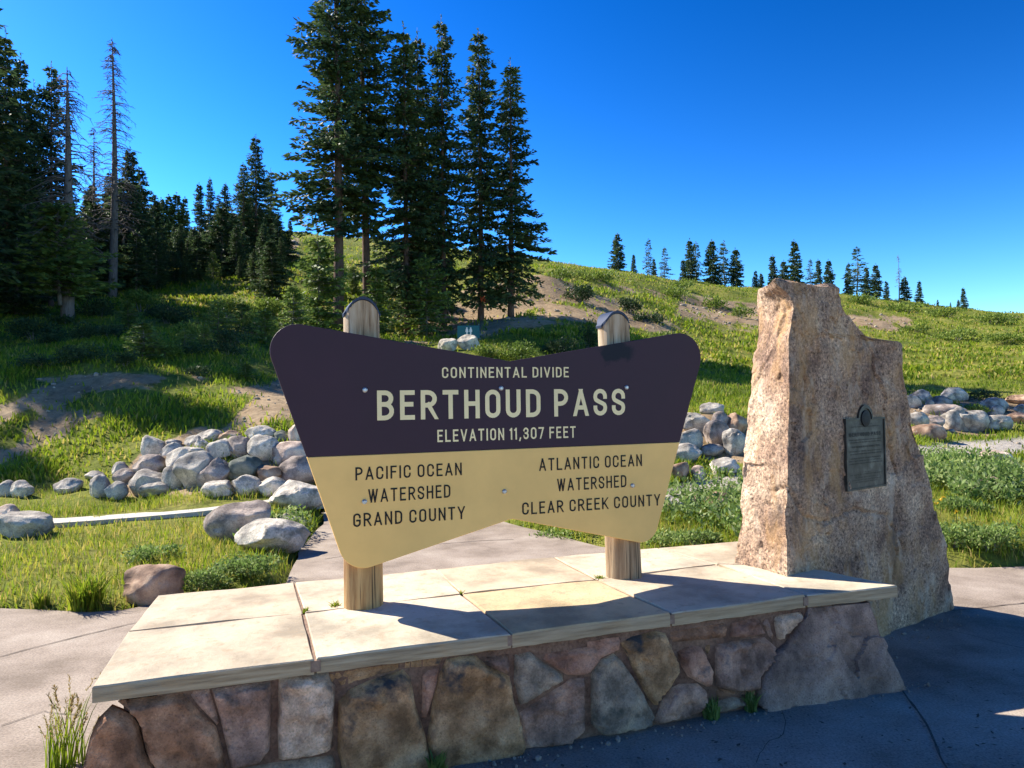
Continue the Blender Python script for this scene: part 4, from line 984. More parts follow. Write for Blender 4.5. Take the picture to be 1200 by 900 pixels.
tm = ptext("BERTHOUD PASS", pw * .09, ph * .745, pw * .80, ph * .052); [t_.build("lettering", M['bronze_dark'], po, off=moff) for t_ in tm]
mbx = MB(); rngp = random.Random(4)
rows = [(.905, .35, .010), (.872, .72, .014), (.688, .82, .014), (.655, .80, .014), (.585, .72, .026), (.528, .84, .015), (.492, .80, .015), (.430, .78, .015), (.395, .86, .015), (.358, .82, .015), (.235, .22, .011), (.205, .80, .012), (.165, .56, .011), (.130, .72, .011), (.100, .56, .011)]
for zf, wf, hf in rows:
    x = pw * (.5 - wf / 2); xe = pw * (.5 + wf / 2)
    while x < xe:
        if rngp.random() < .16: x += .005; continue
        hh = ph * hf; ww = rngp.uniform(.0016, .0028)
        mbx.add([fq(x, ph * zf, .0015), fq(x + ww, ph * zf, .0015), fq(x + ww, ph * zf + hh, .0015), fq(x, ph * zf + hh, .0015)], [(0, 1, 2, 3)])
        if rngp.random() < .6: 
            zz = ph * zf + hh * rngp.choice((0, .4, .8)); mbx.add([fq(x, zz, .0018), fq(x + .0042, zz, .0018), fq(x + .0042, zz + hh * .2, .0018), fq(x, zz + hh * .2, .0018)], [(0, 1, 2, 3)])
        x += rngp.uniform(.005, .0066)
mbx.build("lettering", M['bronze_dark'], po, off=moff)["label"] = "rows of tiny worn text"

# ---------------------------------------------------------------- rocks
_ico = {}
def ico(n=4):
    if n not in _ico:
        bm = bmesh.new(); bmesh.ops.create_icosphere(bm, subdivisions=n, radius=1.0); bm.verts.ensure_lookup_table()
        _ico[n] = (np.array([v.co[:] for v in bm.verts]), np.array([[v.index for v in f.verts] for f in bm.faces])); bm.free()
    return _ico[n]
def rock_mesh(w, d, h, seed, mat, ang=0.5):
    V, F = ico(4); rng = np.random.RandomState(seed); V = V.copy()
    for _ in range(rng.randint(7, 12)):
        n = rng.normal(size=3); n /= np.linalg.norm(n); lim = rng.uniform(0.60, 0.9) ; ex = np.maximum(V @ n - lim, 0); V -= ex[:, None] * n * (0.75 + .25 * ang)
    sd_ = rng.normal(size=(26, 3)); sd_ /= np.linalg.norm(sd_, axis=1, keepdims=True); ii = np.argmin(((V[:, None] / np.linalg.norm(V, axis=1)[:, None, None] + .12 * fbm(V * 3 + seed, 2, seed)[:, None, None] - sd_[None]) ** 2).sum(-1), 1)
    V = V * (1 + np.clip(rng.normal(0, .02, 26)[ii] + ((V - sd_[ii]) * rng.normal(0, .045, (26, 3))[ii]).sum(1), -.09, .09))[:, None]; V = V * (1 + (fbm(V * 1.1 + seed, 3, seed) * 0.10 + fbm(V * 4 + seed, 4, seed + 2) * 0.030)[:, None])
    ext = V.max(0) - V.min(0); V = (V - (V.max(0) + V.min(0)) / 2) / ext * np.array([w, d, h])
    me = mesh_data("boulder", V, F, mat, True)
    try: me.set_sharp_from_angle(angle=math.radians(35))
    except Exception: pass
    return me
RN = [0]
def rock(box, mat, label, group=None, z=None, dep=0.85, sink=0.16, ang=0.5, name="boulder", dd=None):
    x0, y0, x1, y1 = box
    if z: x0, y0 = z[0] + x0 / z[2], z[1] + y0 / z[2]; x1, y1 = z[0] + x1 / z[2], z[1] + y1 / z[2]
    cx = (x0 + x1) / 2; P = hit(cx, y1 - (y1 - y0) * 0.06, 5.0, 60) if dd is None else at_depth(cx, y1, dd)
    if P is None: return None
    d = P[1]; w = (x1 - x0) * d / FPX; h = (y1 - y0) * d / FPX; RN[0] += 1
    dep_ = max(w * dep, h * 0.8); hh = h * (1 + sink)
    w *= 1.06; h *= 1.1; hh = h * (1 + sink); me = rock_mesh(w * 1.04, dep_, hh, 100 + RN[0] * 7, M[mat], ang)
    o = link(name, me, None, (P[0], P[1] + dep_ * 0.32, P[2] + hh / 2 - h * sink), random.Random(RN[0]).uniform(-.25, .25)); tag(o, label, "boulder", group); return o
LW = (60, 480, 3.53); gl = "boulders piled in the rock bank left of the sign"
for bx, mt, lb in [
 ((360, 120, 450, 205), 'rock_pale', "upright white boulder, top left of the rock bank beside the grass slope"),
 ((440, 148, 540, 222), 'rock_pale', "cream boulder just right of the upright white boulder"),
 ((322, 200, 455, 284), 'rock_purple', "dark purple-grey block under the upright white boulder"),
 ((458, 170, 612, 258), 'rock_pale', "long pale slanting boulder above the largest boulder of the left bank"),
 ((240, 225, 312, 280), 'rock_grey', "small grey boulder at the left shoulder of the rock bank"),
 ((248, 253, 337, 310), 'rock_purple', "mauve boulder left below the dark purple-grey block"),
 ((148, 285, 222, 374), 'rock_grey', "bluish shaded boulder at the far left foot of the rock bank"),
 ((300, 266, 457, 364), 'rock_grey', "broad blue-grey boulder below the dark purple-grey block"),
 ((218, 308, 306, 374), 'rock_grey', "low grey boulder between the bluish one and the broad blue-grey one"),
 ((450, 250, 545, 337), 'rock_grey', "grey boulder leaning against the left side of the largest boulder"),
 ((498, 197, 652, 337), 'rock_grey', "largest pale grey boulder, tilted, in the middle of the left bank"),
 ((588, 218, 722, 330), 'rock_purple', "rounded grey-brown boulder right of the largest tilted boulder"),
 ((698, 208, 845, 310), 'rock_dark', "dark green-black boulder in the middle of the left bank"),
 ((843, 243, 942, 310), 'rock_brown', "small rusty brown block right of the dark green boulder"),
 ((933, 212, 1090, 322), 'rock_purple', "big mauve-grey boulder against the sign's left edge"),
 ((893, 148, 1060, 240), 'rock_pink', "wide buff block above the big mauve-grey boulder"),
 ((803, 120, 932, 222), 'rock_pale', "round white boulder left of the wide buff block"),
 ((710, 123, 828, 212), 'rock_purple', "round mauve boulder between two pale ones in the top row"),
 ((638, 133, 738, 210), 'rock_pale', "oval pale boulder left of the round mauve boulder"),
 ((578, 126, 652, 180), 'rock_pale', "small pale boulder tucked left of the oval pale boulder"),
 ((543, 115, 622, 172), 'rock_grey', "small grey wedge boulder in the top row of the left bank"),
 ((590, 90, 702, 142), 'rock_grey', "flat grey boulder at the crest behind the small pale boulders"),
 ((690, 93, 777, 138), 'rock_brown', "flat brownish boulder at the crest of the left bank"),
 ((795, 76, 922, 138), 'rock_pale', "flat whitish boulder at the crest under the bare dirt"),
 ((903, 93, 992, 145), 'rock_dark', "dark flat boulder at the crest behind the wide buff block"),
 ((978, 63, 1040, 150), 'rock_pink', "upright tan boulder at the crest touching the sign's edge"),
 ((368, 310, 477, 366), 'rock_grey', "half-buried grey boulder at the foot of the largest boulder"),
 ((610, 306, 742, 366), 'rock_pale', "low white boulder in the grass below the grey-brown boulder"),
 ((743, 285, 853, 362), 'rock_pale', "domed pale boulder in the grass below the dark green boulder"),
 ((818, 293, 952, 362), 'rock_pale', "low pale boulder joined to the right of the domed one"),
 ((465, 128, 532, 162), 'rock_grey', "small grey boulder at the crest behind the cream boulder"),
 ((128, 260, 207, 294), 'rock_grey', "flat boulder half hidden in grass left of the rock bank"),
 ((0, 295, 107, 352), 'rock_grey', "sloping boulder overgrown by grass at the far left of the bank")]:
    rock(bx, mt, lb, gl, LW)
rock((885, 316, 1118, 424), 'rock_pale', "large flat white boulder in the grass beside the sign's lower left edge", None, LW)
rock((612, 412, 880, 555), 'rock_purple', "dark purple angular boulder standing in the left grass patch", None, LW, ang=1.0)
rock((738, 486, 1027, 600), 'rock_pale', "long pale boulder lying in front of the dark purple boulder", None, LW)
rock((903, 443, 1037, 510), 'rock_pale', "small pale boulder behind the long pale one by the path", None, LW)
rock((141, 672, 203, 716), 'rock_brown', "brown-grey boulder by the back left corner of the bench", None)
LZ = (0, 540, 6.0); g2 = "boulders at the left edge of the lawn"
for bx, mt, lb in [((-40, 155, 85, 258), 'rock_grey', "shaded grey boulder on the far left edge below the dirt bank"), ((48, 158, 202, 268), 'rock_pale', "pale shaded boulder right of the far left grey one"),
                   ((-60, 328, 92, 450), 'rock_pink', "buff boulder cut by the left picture edge behind the flat grey one"), ((-60, 398, 278, 545), 'rock_grey', "long flat grey boulder at the left end of the pale footpath")]:
    rock(bx, mt, lb, g2, LZ)
MR = (760, 430, 4.737); g3 = "boulders between the sign and the standing stone"
for bx, mt, lb in [((185, 270, 360, 378), 'rock_grey', "broad bluish boulder topping the pile beside the sign's right edge"), ((160, 361, 307, 474), 'rock_grey', "round grey boulder under the broad bluish one, right of the sign"),
                   ((140, 443, 302, 550), 'rock_grey', "bluish boulder at the foot of the pile beside the sign's right edge"), ((318, 316, 452, 455), 'rock_purple', "pointed mauve boulder in the middle of the pile left of the standing stone"),
                   ((283, 438, 428, 505), 'rock_purple', "low mauve boulder under the pointed one"), ((423, 363, 560, 500), 'rock_grey', "squarish grey boulder touching the standing stone's outline"),
                   ((358, 258, 452, 338), 'rock_purple', "small round boulder above the pointed mauve one"), ((438, 270, 560, 374), 'rock_brown', "brown-lit boulder above the squarish grey one"),
                   ((298, 205, 422, 268), 'rock_grey', "half-buried boulder at the crest in the shaded grass"), ((123, 546, 240, 645), 'rock_brown', "small brown boulder by the gravel path right of the sign"),
                   ((243, 560, 328, 640), 'rock_pink', "small buff boulder right of the small brown one"), ((363, 518, 525, 605), 'rock_pale', "flat whitish boulder at the gravel path's far edge"),
                   ((328, 713, 475, 800), 'rock_brown', "flat brown rock among weeds by the standing stone"), ((198, 722, 302, 795), 'rock_brown', "flat reddish rock among weeds in the middle strip"), ((80, 728, 202, 805), 'rock_pale', "whitish flat rock beside the sign's lower right corner")]:
    rock(bx, mt, lb, g3, MR)
RR = (1040, 420, 3.6); g4 = "boulders of the rock bank right of the standing stone"
for bx, mt, lb in [((113, 138, 207, 193), 'rock_grey', "bluish boulder in the top row at the left of the right bank"), ((243, 130, 352, 184), 'rock_pale', "pale boulder crowning the middle of the right bank"),
                   ((70, 163, 142, 213), 'rock_grey', "grey boulder half hidden by the standing stone, top row"), ((203, 163, 284, 208), 'rock_purple', "mauve boulder below the pale crowning one"), ((168, 178, 206, 208), 'rock_pink', "tiny buff boulder in the top row of the right bank"),
                   ((170, 200, 348, 254), 'rock_purple', "long low mauve boulder in the middle of the right bank"), ((103, 235, 188, 297), 'rock_grey', "rounded blue-grey boulder left in the middle row"), ((163, 248, 248, 296), 'rock_purple', "mauve boulder right of the rounded blue-grey one"),
                   ((248, 218, 350, 310), 'rock_grey', "tall bluish block in the front row of the right bank"), ((308, 233, 437, 318), 'rock_grey', "slanting bluish slab boulder right of the tall block"), ((413, 248, 538, 312), 'rock_grey', "smooth rounded boulder at the front right of the bank"),
                   ((120, 286, 265, 350), 'rock_brown', "low brown boulder at the front left of the right bank"), ((416, 173, 523, 230), 'rock_grey', "grey boulder partly covered by leaves, upper right bank"), ((438, 203, 503, 254), 'rock_grey', "small boulder under the leaves above the smooth rounded one"),
                   ((523, 158, 620, 200), 'rock_brown', "reddish boulder cut by the right picture edge, upper row"), ((523, 233, 620, 280), 'rock_brown', "reddish boulder right of the smooth rounded one"), ((553, 198, 640, 238), 'rock_grey', "grey boulder between the two reddish ones at the right edge"),
                   ((253, 408, 403, 464), 'rock_pink', "flat buff rock at the near edge of the gravel path"), ((416, 398, 533, 459), 'rock_pink', "flat split rock right of the flat buff one"), ((125, 453, 173, 505), 'rock_pale', "white rock beside the standing stone's right edge"),
                   ((188, 453, 248, 480), 'rock_pale', "small flat white rock below the flat buff one"), ((238, 483, 293, 510), 'rock_pale', "small white rock among the weeds near the standing stone"), ((348, 538, 403, 584), 'rock_pale', "white rock in the middle of the leafy weeds"), ((403, 513, 503, 575), 'rock_pink', "buff rock behind the white rock in the weeds")]:
    rock(bx, mt, lb, g4, RR)
rock((513, 398, 535, 414), 'rock_pale', "bluish white boulder just above the sign's dip, left of the teal sign", None)
rock((535, 394, 561, 411), 'rock_pale', "bluish white boulder in front of the small teal sign", None)

# ---------------------------------------------------------------- trees
def emit_rhombi(C, A, Wd, L, Wl):
    """C centers(start), A axis, Wd width dir, L length, Wl width"""
    n = len(C); V = np.empty((n, 4, 3)); V[:, 0] = C; V[:, 1] = C + A * (L * .45)[:, None] + Wd * (Wl / 2)[:, None]; V[:, 2] = C + A * L[:, None]; V[:, 3] = C + A * (L * .45)[:, None] - Wd * (Wl / 2)[:, None]
    F = np.arange(n * 4).reshape(n, 4); return V.reshape(-1, 3), F
def unit(v): return v / (np.linalg.norm(v, axis=-1, keepdims=True) + 1e-9)
def conifer(seed, H, R, cb, tr, lev=4.2, sparse=0.0, droop=0.35, leaf=(.26, .10), per=3, power=.8, clump=.5, bottom=.5, bare_limbs=0):
    rng = np.random.RandomState(seed); Cs, As, Ls = [], [], []; tw = MB()
    lean = rng.uniform(-.012, .012, 2)
    tp = []; zz = np.linspace(-.4, H, 14)
    bend = rng.uniform(-.10, .10, 2)
    def axis(z): return np.array([lean[0] * z + bend[0] * math.sin(z / H * 3.1), lean[1] * z + bend[1] * math.sin(z / H * 2.7), z])
    tw.tube([axis(z) for z in zz], [max(tr * (1 - max(z, 0) / H) ** .8 * (1.25 if z < .3 else 1), .012) for z in zz], 9)
    nlev = int(H * (1 - cb) * lev); z0 = cb * H; ph0 = rng.uniform(0, 6)
    for i in range(nlev):
        t = (i + rng.uniform(0, 1)) / nlev; z = z0 + t * (H - z0) * .985
        if t > .985: continue
        nb = rng.randint(3, 6)
        prof = max((1 - t) ** power * min(1.0, bottom + 2.2 * t), 0.0) + .02
        for b in range(nb):
            az = rng.uniform(0, 2 * math.pi)
            cl = vnoise(np.array([[math.cos(az) * 1.3 + seed, math.sin(az) * 1.3, z * .55]]), seed)[0]
            if rng.rand() < sparse * (.6 + cl): continue
            L = R * prof * rng.uniform(.6, 1.08) * (1 + clump * cl)
            if L < .06: L = .06
            d = np.array([math.cos(az), math.sin(az), 0]); lat = np.array([-d[1], d[0], 0]); k = max(3, int(L / .15)); s = np.linspace(.12, 1, k)
            up = .35 * t - .05
            dz = L * (up * s - droop * s ** 1.4 * (1 - .6 * t) + .12 * s ** 4)
            ctr = axis(z)[None] + d[None] * (L * s)[:, None] + np.array([[0, 0, 1]]) * dz[:, None]
            if L > .5: tw.tube([axis(z), ctr[k // 2], ctr[-1]], [.022 + .006 * L, .012 + .003 * L, .004], 4, False)
            wid = .16 * L * (1 - (s - .45) ** 2 * 1.5) + .05
            for q in range(per):
                off = rng.uniform(-1, 1, k); C = ctr + lat[None] * (off * wid)[:, None] + rng.normal(0, .03, (k, 3)) - np.array([[0, 0, .05]])
                A = d[None] * rng.uniform(.3, 1.0, (k, 1)) + lat[None] * (np.sign(off) * rng.uniform(.2, .9, k))[:, None] + np.array([[0, 0, 1]]) * rng.uniform(-.5, .25, (k, 1))
                keep = rng.rand(k) > .12
                Cs.append(C[keep]); As.append(A[keep]); Ls.append(rng.uniform(.65, 1.35, keep.sum()))
    # leader tip
    tip = np.linspace(H * .97, H * 1.0, 8); Cs.append(np.array([axis(z) for z in tip])); As.append(rng.normal(0, .6, (8, 3)) + [0, 0, .8]); Ls.append(np.full(8, .7))
    C = np.concatenate(Cs); A = unit(np.concatenate(As)); L = np.concatenate(Ls) * leaf[0]
    wd = unit(np.cross(A, rng.normal(size=(len(A), 3)))); V, F = emit_rhombi(C, A, wd, L, L * leaf[1] / leaf[0] * rng.uniform(.7, 1.3, len(L)))
    tint = np.repeat(np.clip(rng.normal(.45, .22, len(C)) + .2 * vnoise(C * .9, seed), 0, 1), 4)
    for i in range(bare_limbs):
        z = rng.uniform(.12 * H, cb * H + .15 * H); az = rng.uniform(0, 6.28); L_ = rng.uniform(.3, .9); p = axis(z); e = p + np.array([math.cos(az), math.sin(az), rng.uniform(-.3, .1)]) * L_; tw.tube([p, e], [.02, .006], 4, False)
    return (np.array(tw.V), tw.F), (V, F, tint), H
def snag(seed, H, tr, z0=.15, R=1.0, nb=110):
    rng = np.random.RandomState(seed); tw = MB(); zz = np.linspace(-.4, H, 14); b = rng.uniform(-.15, .15, 2)
    ax = lambda z: np.array([b[0] * math.sin(z / H * 3), b[1] * math.sin(z / H * 3), z])
    tw.tube([ax(z) for z in zz], [max(tr * (1 - max(z, 0) / H) ** .75, .012) for z in zz], 9)
    for i in range(nb):
        t = rng.uniform(0, 1); z = H * (z0 + (1 - z0) * t * .985); az = rng.uniform(0, 6.28); L = R * ((1 - t) ** .6) * rng.uniform(.4, 1.1) + .12; d = np.array([math.cos(az), math.sin(az), 0]); p = ax(z)
        dr = rng.uniform(.1, .55); pts = [p, p + d * L * .5 + [0, 0, .04 - dr * L * .25], p + d * L + [0, 0, -dr * L]]
        tw.tube(pts, [.026, .018, .008], 4, False)
        for q in range(rng.randint(2, 6)):
            s = rng.uniform(.35, .95); st = pts[0] + (pts[2] - pts[0]) * s; e = st + (d * rng.uniform(0, .6) + np.array([-d[1], d[0], 0]) * rng.choice((-1, 1)) * rng.uniform(.3, 1) + [0, 0, rng.uniform(-.8, .1)]) * .22 * (1 + L * .5); tw.tube([st, e], [.013, .006], 3, False)
    return np.array(tw.V), tw.F
PROTO = {}
def proto(key):
    if key in PROTO: return PROTO[key]
    kind, seed = key
    if kind == 'spire': a = conifer(seed, 15, 2.35, .07, .20, 5.6, .08, .42, (.30, .11), 6, .62, .7, .5)
    elif kind == 'giant': a = conifer(seed, 21, 2.9, .24, .30, 4.6, .18, .30, (.33, .13), 6, .5, .8, .5, 24)
    elif kind == 'small': a = conifer(seed, 7, 1.65, .05, .10, 7, .02, .32, (.36, .18), 4, .75, .5, .7)
    elif kind == 'thin': a = conifer(seed, 7, 1.2, .10, .08, 6, .35, .35, (.32, .14), 2, .8, .6, .7)
    elif kind == 'dark': a = conifer(seed, 11, 2.7, .03, .16, 6, .0, .38, (.32, .13), 6, .75, .5, .7)
    elif kind == 'young': a = conifer(seed, 3, 1.05, .03, .06, 11, .05, .05, (.18, .085), 5, .7, .6, .75)
    elif kind == 'wide': a = conifer(seed, 6, 2.2, .04, .13, 8, .0, .28, (.28, .12), 6, .7, .4, .6)
    elif kind == 'lowfoliage': a = conifer(seed, 5, 1.6, .05, .06, 9, .1, .25, (.24, .12), 5, .5, .7, .6)
    (tv, tf), (cv, cf, ct), H = a
    mt = 'fir' if kind in ('young', 'lowfoliage') else 'spruce'
    tm_ = mesh_data("trunk", tv, tf, M['bark' if kind in ('giant', 'spire') else 'bark_grey'], True); cm = mesh_data("crown", cv, cf, M[mt], False, {'tint': ct})
    PROTO[key] = (tm_, cm, H); return PROTO[key]
TREE_N = [0]
def tree(key, px, d, top, label, group=None, base_py=None, wscale=1.0, name="spruce_tree", cat="tree", rot=None, height=None, px_base=None):
    P = at_depth(px_base if px_base is not None else px, 400, d); x = P[0]; zb = float(terr([x], [d])[0])
    zt = at_depth(px, top, d)[2] if height is None else zb + height
    H = zt - zb; tm_, cm, H0 = proto(key); s = H / H0; TREE_N[0] += 1
    r = (TREE_N[0] * 2.399) % 6.28 if rot is None else rot
    t = thing(name, label, cat, (x, d, zb), r, group); t.scale = (s * wscale, s * wscale, s)
    link("trunk", tm_, t); link("crown", cm, t); return t
gt = "tall spruces in the clump behind the sign"
tree(('giant', 1), 393, 35, -95, "tallest spruce with a long bare red trunk above the left sign post", gt, px_base=397, wscale=.95)
tree(('giant', 2), 424, 36.5, -70, "second tall spruce, its trunk bare beside the left post's top", gt, px_base=431, wscale=.8)
tree(('spire', 3), 478, 36.5, 27, "tall dark spruce third from the left in the clump", gt, wscale=.82)
tree(('spire', 4), 496, 38, 36, "tall spruce in the middle of the clump, slightly lower than its right neighbour", gt, wscale=.72)
tree(('spire', 5), 519, 37, 18, "slim tall spruce with the highest pointed top right of the clump's gap", gt, px_base=521, wscale=.66)
tree(('spire', 6), 559, 37.5, 31, "dense tall spruce with an orange tag on its trunk", gt, px_base=564, wscale=.8)
tree(('spire', 7), 594, 37.5, 68, "rightmost spruce of the clump, widest at the bottom", gt, px_base=599, wscale=.92)
tree(('lowfoliage', 8), 372, 31.5, 275, "pale green young spruce left of the tall bare red trunk", None, wscale=1.0)
tree(('lowfoliage', 9), 440, 34.5, 310, "low green spruce between the tall trunks behind the left post", None, wscale=1.0)
tree(('lowfoliage', 10), 500, 35.5, 300, "low dark spruce at the foot of the clump's middle trunks", None, wscale=1.0)
gf = "spruces of the dark forest on the left slope"
for i, (px, d, top, key, ws_, lb) in enumerate([
 (8, 33, 34, ('spire', 3), .72, "tall spruce at the left picture edge with the highest top of the left forest"), (28, 36, 62, ('spire', 4), .7, "tall spruce just right of the one at the left picture edge"),
 (60, 35, 72, ('spire', 5), .75, "slim tall spruce left of the dead-topped tree"), (42, 40, 96, ('spire', 7), .75, "spruce behind the slim tall one at far left"),
 (-12, 38, 70, ('spire', 6), .8, "spruce cut by the left picture edge"), (128, 50, 200, ('spire', 6), 1.0, "dark spruce behind the tallest dead snag"),
 (152, 46, 172, ('dark', 11), .75, "dark spruce immediately right of the tallest dead snag"), (166, 47, 196, ('dark', 12), .8, "dark spruce second to the right of the tallest snag"),
 (180, 49, 226, ('dark', 13), .9, "shorter dark spruce third to the right of the tallest snag"), (108, 48, 215, ('dark', 12), .9, "dark spruce between the two dead snags"),
 (235, 58, 214, ('dark', 11), .7, "spruce at the left of the right-hand forest group"), (248, 60, 207, ('spire', 4), .8, "slim spruce second in the right-hand forest group"), (266, 62, 214, ('dark', 13), .7, "spruce third in the right-hand forest group"),
 (285, 56, 190, ('spire', 6), 1.0, "leafy spruce left of the highest one in the right-hand forest group"), (301, 57, 158, ('spire', 3), 1.0, "highest spruce of the right-hand forest group"), (319, 59, 197, ('spire', 7), 1.0, "rightmost spruce of the right-hand forest group"),
 (273, 50, 248, ('wide', 14), 1.0, "broad dark spruce in front of the right-hand forest group"), (212, 52, 262, ('dark', 12), .9, "low spruce in the forest gap"), (232, 47, 275, ('wide', 15), .9, "broad low spruce right of the forest gap"),
 (20, 31, 250, ('wide', 14), 1.0, "low broad spruce in the shade at far left"), (-30, 33, 200, ('dark', 11), 1.0, "dark spruce outside the left edge of the lawn"), (50, 37, 240, ('dark', 13), 1.0, "dark spruce behind the dead-topped tree"),
 (118, 41, 268, ('wide', 15), 1.0, "broad low spruce under the small leaning snag"), (160, 42, 270, ('wide', 14), 1.0, "broad low spruce right of the tallest snag's base"), (190, 44, 285, ('dark', 11), 1.0, "low dark spruce below the forest gap"), (310, 52, 262, ('wide', 15), .8, "low spruce at the right end of the forest edge"),
 (250, 45, 295, ('young', 16), 1.0, "young spruce at the forest edge above the grass slope"), (95, 36, 300, ('wide', 14), .8, "low spruce behind the dead-topped tree's trunk")]):
    tree(key, px, d, top, lb, gf, wscale=ws_)
_fr = random.Random(5)
_sky = [(-60, 150), (0, 190), (60, 200), (95, 205), (130, 215), (170, 215), (190, 262), (222, 262), (240, 225), (290, 205), (325, 225), (338, 275)]
for i in range(34):
    px = -55 + 392 * (i + _fr.uniform(.1, .9)) / 34; d = _fr.uniform(42, 74) if px > 60 else _fr.uniform(36, 60)
    top = np.interp(px, [a for a, _ in _sky], [b for _, b in _sky]) + _fr.uniform(8, 70)
    near = "left picture edge" if px < 20 else "thick-trunked dead-topped tree" if px < 95 else "tallest dead snag" if px < 170 else "forest gap" if px < 235 else "right-hand forest group"
    tree((('dark', 'spire')[i % 2], 11 + i % 3 if i % 2 == 0 else 3 + i % 5), px, d, top, "spruce deep in the dark forest near the " + near, "deep forest spruces near the " + near, wscale=_fr.uniform(.85, 1.15))
for i in range(16):
    px = 92 + 240 * (i + _fr.uniform(.1, .9)) / 16; d = _fr.uniform(38, 47); top = _fr.uniform(255, 315) if px > 150 else _fr.uniform(190, 250)
    tree((('dark', 'wide')[i % 2], 11 + i % 3 if i % 2 == 0 else 14 + i % 2), px, d, top, "low spruce at the forest's front edge above the " + ("shaded" if px < 200 else "brighter") + " part of the grass slope", "front edge spruces above the " + ("shaded" if px < 200 else "brighter") + " grass", wscale=_fr.uniform(.85, 1.1))
for i in range(22):
    px = 172 + 165 * (i + _fr.uniform(.1, .9)) / 22; d = _fr.uniform(48, 72); top = _fr.uniform(236, 292) if px > 225 or px < 186 else _fr.uniform(262, 292)
    tree((('dark', 'wide')[i % 2], 11 + i % 3 if i % 2 == 0 else 14 + i % 2), px, d, top, "dark spruce packed in the middle of the forest right of the " + ("tallest dead snag" if px < 240 else "forest gap"), "packed spruces right of the " + ("tallest dead snag" if px < 240 else "forest gap"), wscale=_fr.uniform(.9, 1.2))
for i in range(11):
    px = 346 + 150 * (i + _fr.uniform(.1, .9)) / 11; d = _fr.uniform(39, 47); top = _fr.uniform(292, 338)
    tree(('lowfoliage', 8) if i % 2 else ('wide', 14), px, d, top, "low spruce filling the ground behind the tall bare trunks", "low spruces behind the tall clump's trunks", wscale=_fr.uniform(.8, 1.1))
for i, (px, top, lb) in enumerate([(190, 232, "left"), (199, 228, "second"), (208, 226, "tallest"), (217, 231, "right")]):
    tree(('small', 20 + i), px, 98, top, {"left": "leftmost hazy spruce far back in the forest gap", "second": "second hazy spruce far back in the forest gap", "tallest": "tallest hazy spruce far back in the forest gap", "right": "rightmost hazy spruce far back in the forest gap"}[lb], "distant spruces in the forest gap", wscale=.9)
tree(('small', 21), 341, 82, 258, "tiny distant spruce on the ridge left of the tall clump", None)
# trees outside the left of the view whose shade falls on the slope
for i, (px, d, h) in enumerate([(-90, 24, 13), (-170, 27, 15), (-60, 30, 14), (-260, 22, 14), (-130, 34, 16), (-330, 26, 16), (-230, 33, 15), (-420, 20, 13), (-60, 42, 17), (-160, 19.5, 10), (-110, 39, 18), (-200, 37, 18), (-40, 30, 16), (-150, 21.5, 9.5), (-190, 20, 9.5), (-120, 24, 12), (-210, 24, 13), (-80, 27, 15), (-330, 23, 14)]):
    tree(('spire', 3 + i % 5), px, d, 0, "tall spruce standing beyond the left edge of the view", "spruces beyond the left edge", height=h)
# dead trees
def dead(px, d, top, seed, H0, tr, R, nb, label, z0=.2, pxb=None):
    x = at_depth(px if pxb is None else pxb, 400, d)[0]; zb = float(terr([x], [d])[0]); H = at_depth(px, top, d)[2] - zb; V, F = snag(seed, H, tr, z0, R, nb)
    t = thing("dead_tree", label, "dead tree", (x, d, zb), 0, "bare dead snags at the left"); link("trunk", mesh_data("trunk", V, F, M['deadwood'], True), t); return t
dead(86, 29, 78, 3, 10, .26, 1.7, 170, "dead-topped tree with a thick grey trunk and bare drooping twigs", .30, pxb=79)
dead(137, 40, 44, 4, 12, .24, 1.7, 260, "tallest dead snag, bare twigs against the sky", .25, pxb=132)
dead(118, 41, 148, 5, 10, .13, 1.0, 80, "small leaning bare snag between the two larger dead trees", .4, pxb=111)
lf = tree(('lowfoliage', 30), 70, 28.6, 238, "living low branches of spruce round the dead-topped tree's trunk", None, wscale=1.15, name="spruce_tree"); lf.location.z += 1.0; lf.scale.z *= .8
# skyline trees on the right ridge
gr_ = "small spruces along the right skyline"
RT = [(726, 273, 'small', 1.0), (744, 298, 'small', .8), (762, 280, 'thin', 1.0), (768, 303, 'small', .8), (780, 290, 'thin', 1.2), (802, 304, 'small', .9), (810, 280, 'small', .75), (817, 283, 'thin', 1.2), (837, 281, 'small', .9), (851, 282, 'thin', 1.3), (864, 291, 'small', 1.0), (887, 317, 'small', 1.0), (893, 320, 'small', .9),
      (907, 299, 'small', .9), (920, 305, 'small', 1.0), (933, 281, 'small', .85), (952, 304, 'thin', 1.2), (961, 304, 'small', .8), (973, 304, 'small', .8), (996, 308, 'small', .7), (1005, 290, 'thin', 1.4), (1017, 312, 'small', .8), (1028, 309, 'small', .8), (1040, 329, 'small', .9), (1062, 324, 'small', 1.0), (1079, 329, 'small', .9), (1100, 351, 'small', .9), (1115, 354, 'small', .9), (1124, 351, 'small', .9), (1130, 337, 'small', .9)]
ordn = ["first", "second", "third", "fourth", "fifth", "sixth", "seventh", "eighth", "ninth", "tenth", "eleventh", "twelfth", "thirteenth", "fourteenth", "fifteenth"]
for i, (px, top, k, ws_) in enumerate(RT):
    if i < 13: lb = f"{ordn[i]} spruce from the left on the skyline between the sign and the standing stone"
    elif i < 19: lb = f"{ordn[i-13]} spruce from the left on the skyline behind the standing stone's top"
    else: lb = f"{ordn[i-19]} spruce from the left on the skyline right of the standing stone"
    d = 106 + (i * 37 % 5) * 1.5 if px > 800 else 92 + (px - 720) * .15
    tree((k, 20 + i % 4), px, d, top, lb, gr_, wscale=ws_)
dead(1055, 107, 298, 8, 6, .09, .5, 40, "thin bare snag on the right skyline", .3)

